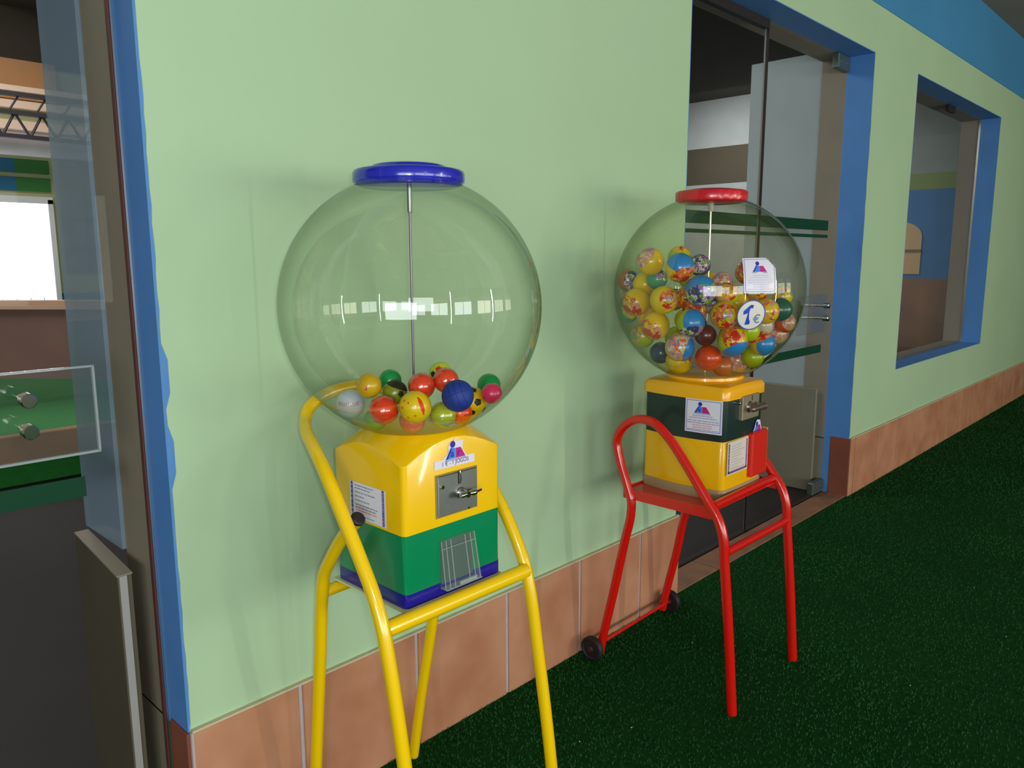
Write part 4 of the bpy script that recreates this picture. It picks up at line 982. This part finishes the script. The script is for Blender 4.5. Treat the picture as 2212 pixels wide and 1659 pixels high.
# base, zones [(dir, a0, a1, material, label)], label
rspec = [
 (C_y, [(D(-.8, .5, .4), 0, 62, PR[1])], 'yellow capsule with pink print, highest at the left of the right globe'),
 (C_y, [(D(-.05, .62, .75), 0, 64, C_b), (D(.2, -.9, .4), 0, 55, PR[2])], 'blue domed capsule at the top of the pile, left of the rod'),
 (C_l, [(D(-.35, .85, .4), 0, 68, C_b), (D(-.1, -.75, .65), 0, 66, PR[4])], 'blue topped capsule with purple print in front of the rod foot'),
 (C_y, [(D(.25, -.05, 1), 18, 42, PR[2]), (D(.25, -.05, 1), 0, 18, PR[3])], 'yellow capsule with a round orange emblem facing front, left side'),
 (C_y, [(D(-.75, -.6, .3), 0, 66, PR[2])], 'yellow capsule with orange print low on its left, against the left globe wall'),
 (C_t, [(D(.4, .5, .8), 0, 45, PR[4])], 'teal capsule behind the round-emblem capsule'),
 (C_y, [], 'plain yellow capsule behind the teal capsule'),
 (C_br, [(D(.5, -.2, .8), 0, 60, PR[4])], 'rust and grey printed capsule at the far left wall of the right globe'),
 (C_y, [(D(-.7, -.6, .5), 0, 58, PR[2])], 'plain fronted yellow capsule with print at its lower left, below the round-emblem capsule'),
 (C_l, [(D(.35, .05, .95), 0, 66, C_b), (D(.1, -.95, .2), 0, 60, PR[4])], 'capsule with a round sky blue dome facing front, mid pile'),
 (C_y, [(D(-.1, .1, 1), 0, 68, PR[1]), (D(.9, -.35, .35), 0, 58, C_b)], 'pink and yellow printed capsule with a blue right side, lower left'),
 (C_y, [(D(.9, .5, .5), 0, 35, PR[2])], 'plain yellow capsule at the bottom beside the orange-red one'),
 (C_o, [], 'plain orange-red capsule at the bottom centre of the right globe'),
 (C_l, [(D(-.6, .3, .7), 0, 50, PR[3])], 'lime yellow capsule low at the left wall of the right globe'),
 (C_t, [(D(.3, .4, .8), 0, 70, PR[3])], 'teal capsule with lime print at the left wall'),
 (C_n, [], 'plain dark blue capsule low on the left, below the lime yellow one'),
 (C_d, [], 'plain maroon capsule above the orange-red one'),
 (C_y, [(D(-.1, -.25, 1), 0, 62, PR[2]), (D(.1, -.1, 1), 0, 28, PR[3])], 'yellow capsule with red print left of the round price sticker'),
 (C_l, [(D(-.4, .4, .8), 0, 70, PR[0])], 'orange and lime printed capsule above the one left of the price sticker'),
 (C_l, [(D(-.1, .3, 1), 0, 52, PR[2]), (D(.3, -.95, .3), 0, 60, C_b)], 'lime capsule with a red band and blue underside, right of the orange-red one'),
 (C_y, [(D(.25, -.25, .9), 0, 62, C_b), (D(-.4, .9, .2), 0, 62, PR[2])], 'sky blue domed capsule with red print on top, lower right'),
 (C_y, [(D(0, .2, 1), 0, 74, PR[1])], 'pink printed capsule at the bottom right of the orange-red one'),
 (C_g, [], 'dark teal capsule right of the price sticker'),
 (C_p, [(D(0, .2, .9), 0, 60, PR[1])], 'pale pink printed capsule at the lower right wall'),
 (C_y, [(D(.5, .2, .9), 0, 60, PR[0])], 'yellow and orange capsule partly behind the price sticker'),
 (C_l, [], 'lime capsule near the bottom right of the pile'),
 (C_o, [(D(0, .3, 1), 0, 70, PR[2])], 'red printed capsule behind the centre of the pile'),
 (C_br, [(D(0, .3, 1), 0, 70, PR[1])], 'reddish printed capsule at the back, right of the rod'),
 (C_n, [(D(-.3, .3, .9), 0, 72, PR[4])], 'navy and violet printed capsule on top, touching the rod'),
 (C_l, [], 'lime capsule below the price sticker'),
 (C_o, [(D(.4, .2, .8), 0, 70, PR[1])], 'orange and pink capsule at the right wall of the right globe'),
 (C_p, [], 'pale plain capsule below and right of the price sticker'),
 (C_l, [(D(0, .8, .3), 0, 50, PR[0])], 'lime capsule peeping above the top blue dome'),
 (C_y, [(D(0, .5, .9), 0, 60, PR[3])], 'yellow capsule high at the right wall, under the white card'),
 (C_br, [], 'rust brown capsule lowest in the middle of the right globe'),
 (C_p, [(D(0, 0, 1), 0, 75, PR[0])], 'warm printed capsule wedged behind the yellow ones at left'),
 (C_d, [(D(0, .2, 1), 0, 70, PR[2])], 'dark red printed capsule in the heart of the pile'),
 (C_p, [(D(0, .2, 1), 0, 70, PR[4])], 'pale violet printed capsule behind the blue topped one'),
]
for i, (x, y, z, r) in enumerate(RB):
    if i < len(rspec):
        ma_, zs, lb = rspec[i]; b = ball('toy_capsule', (x, y, z), r * .975, ma_, lb, 'toy capsule', RG_)
        for k, zt_ in enumerate(zs):
            isb = zt_[3] in (C_b,)
            zone(b, 'dome' if isb else 'printed_film', zt_[0], zt_[1], zt_[2], zt_[3], 1.012 + .004 * k, 'sky blue dome' if isb else 'printed film')
    else:
        k = i % 5
        b = ball('toy_capsule', (x, y, z), r * .975, [C_y, C_l, C_t, C_y, C_o][k], 'partly hidden printed capsule packed at the back of the right globe', 'toy capsule', 'hidden capsules at the back of the right globe')
        zone(b, 'printed_film', Vector((random.uniform(-1, 1), random.uniform(-1, .2), random.uniform(-1, 1))).normalized(), 0, 75, PR[i % 5])

for o in bpy.data.objects:
    if '_w' in o: del o['_w']
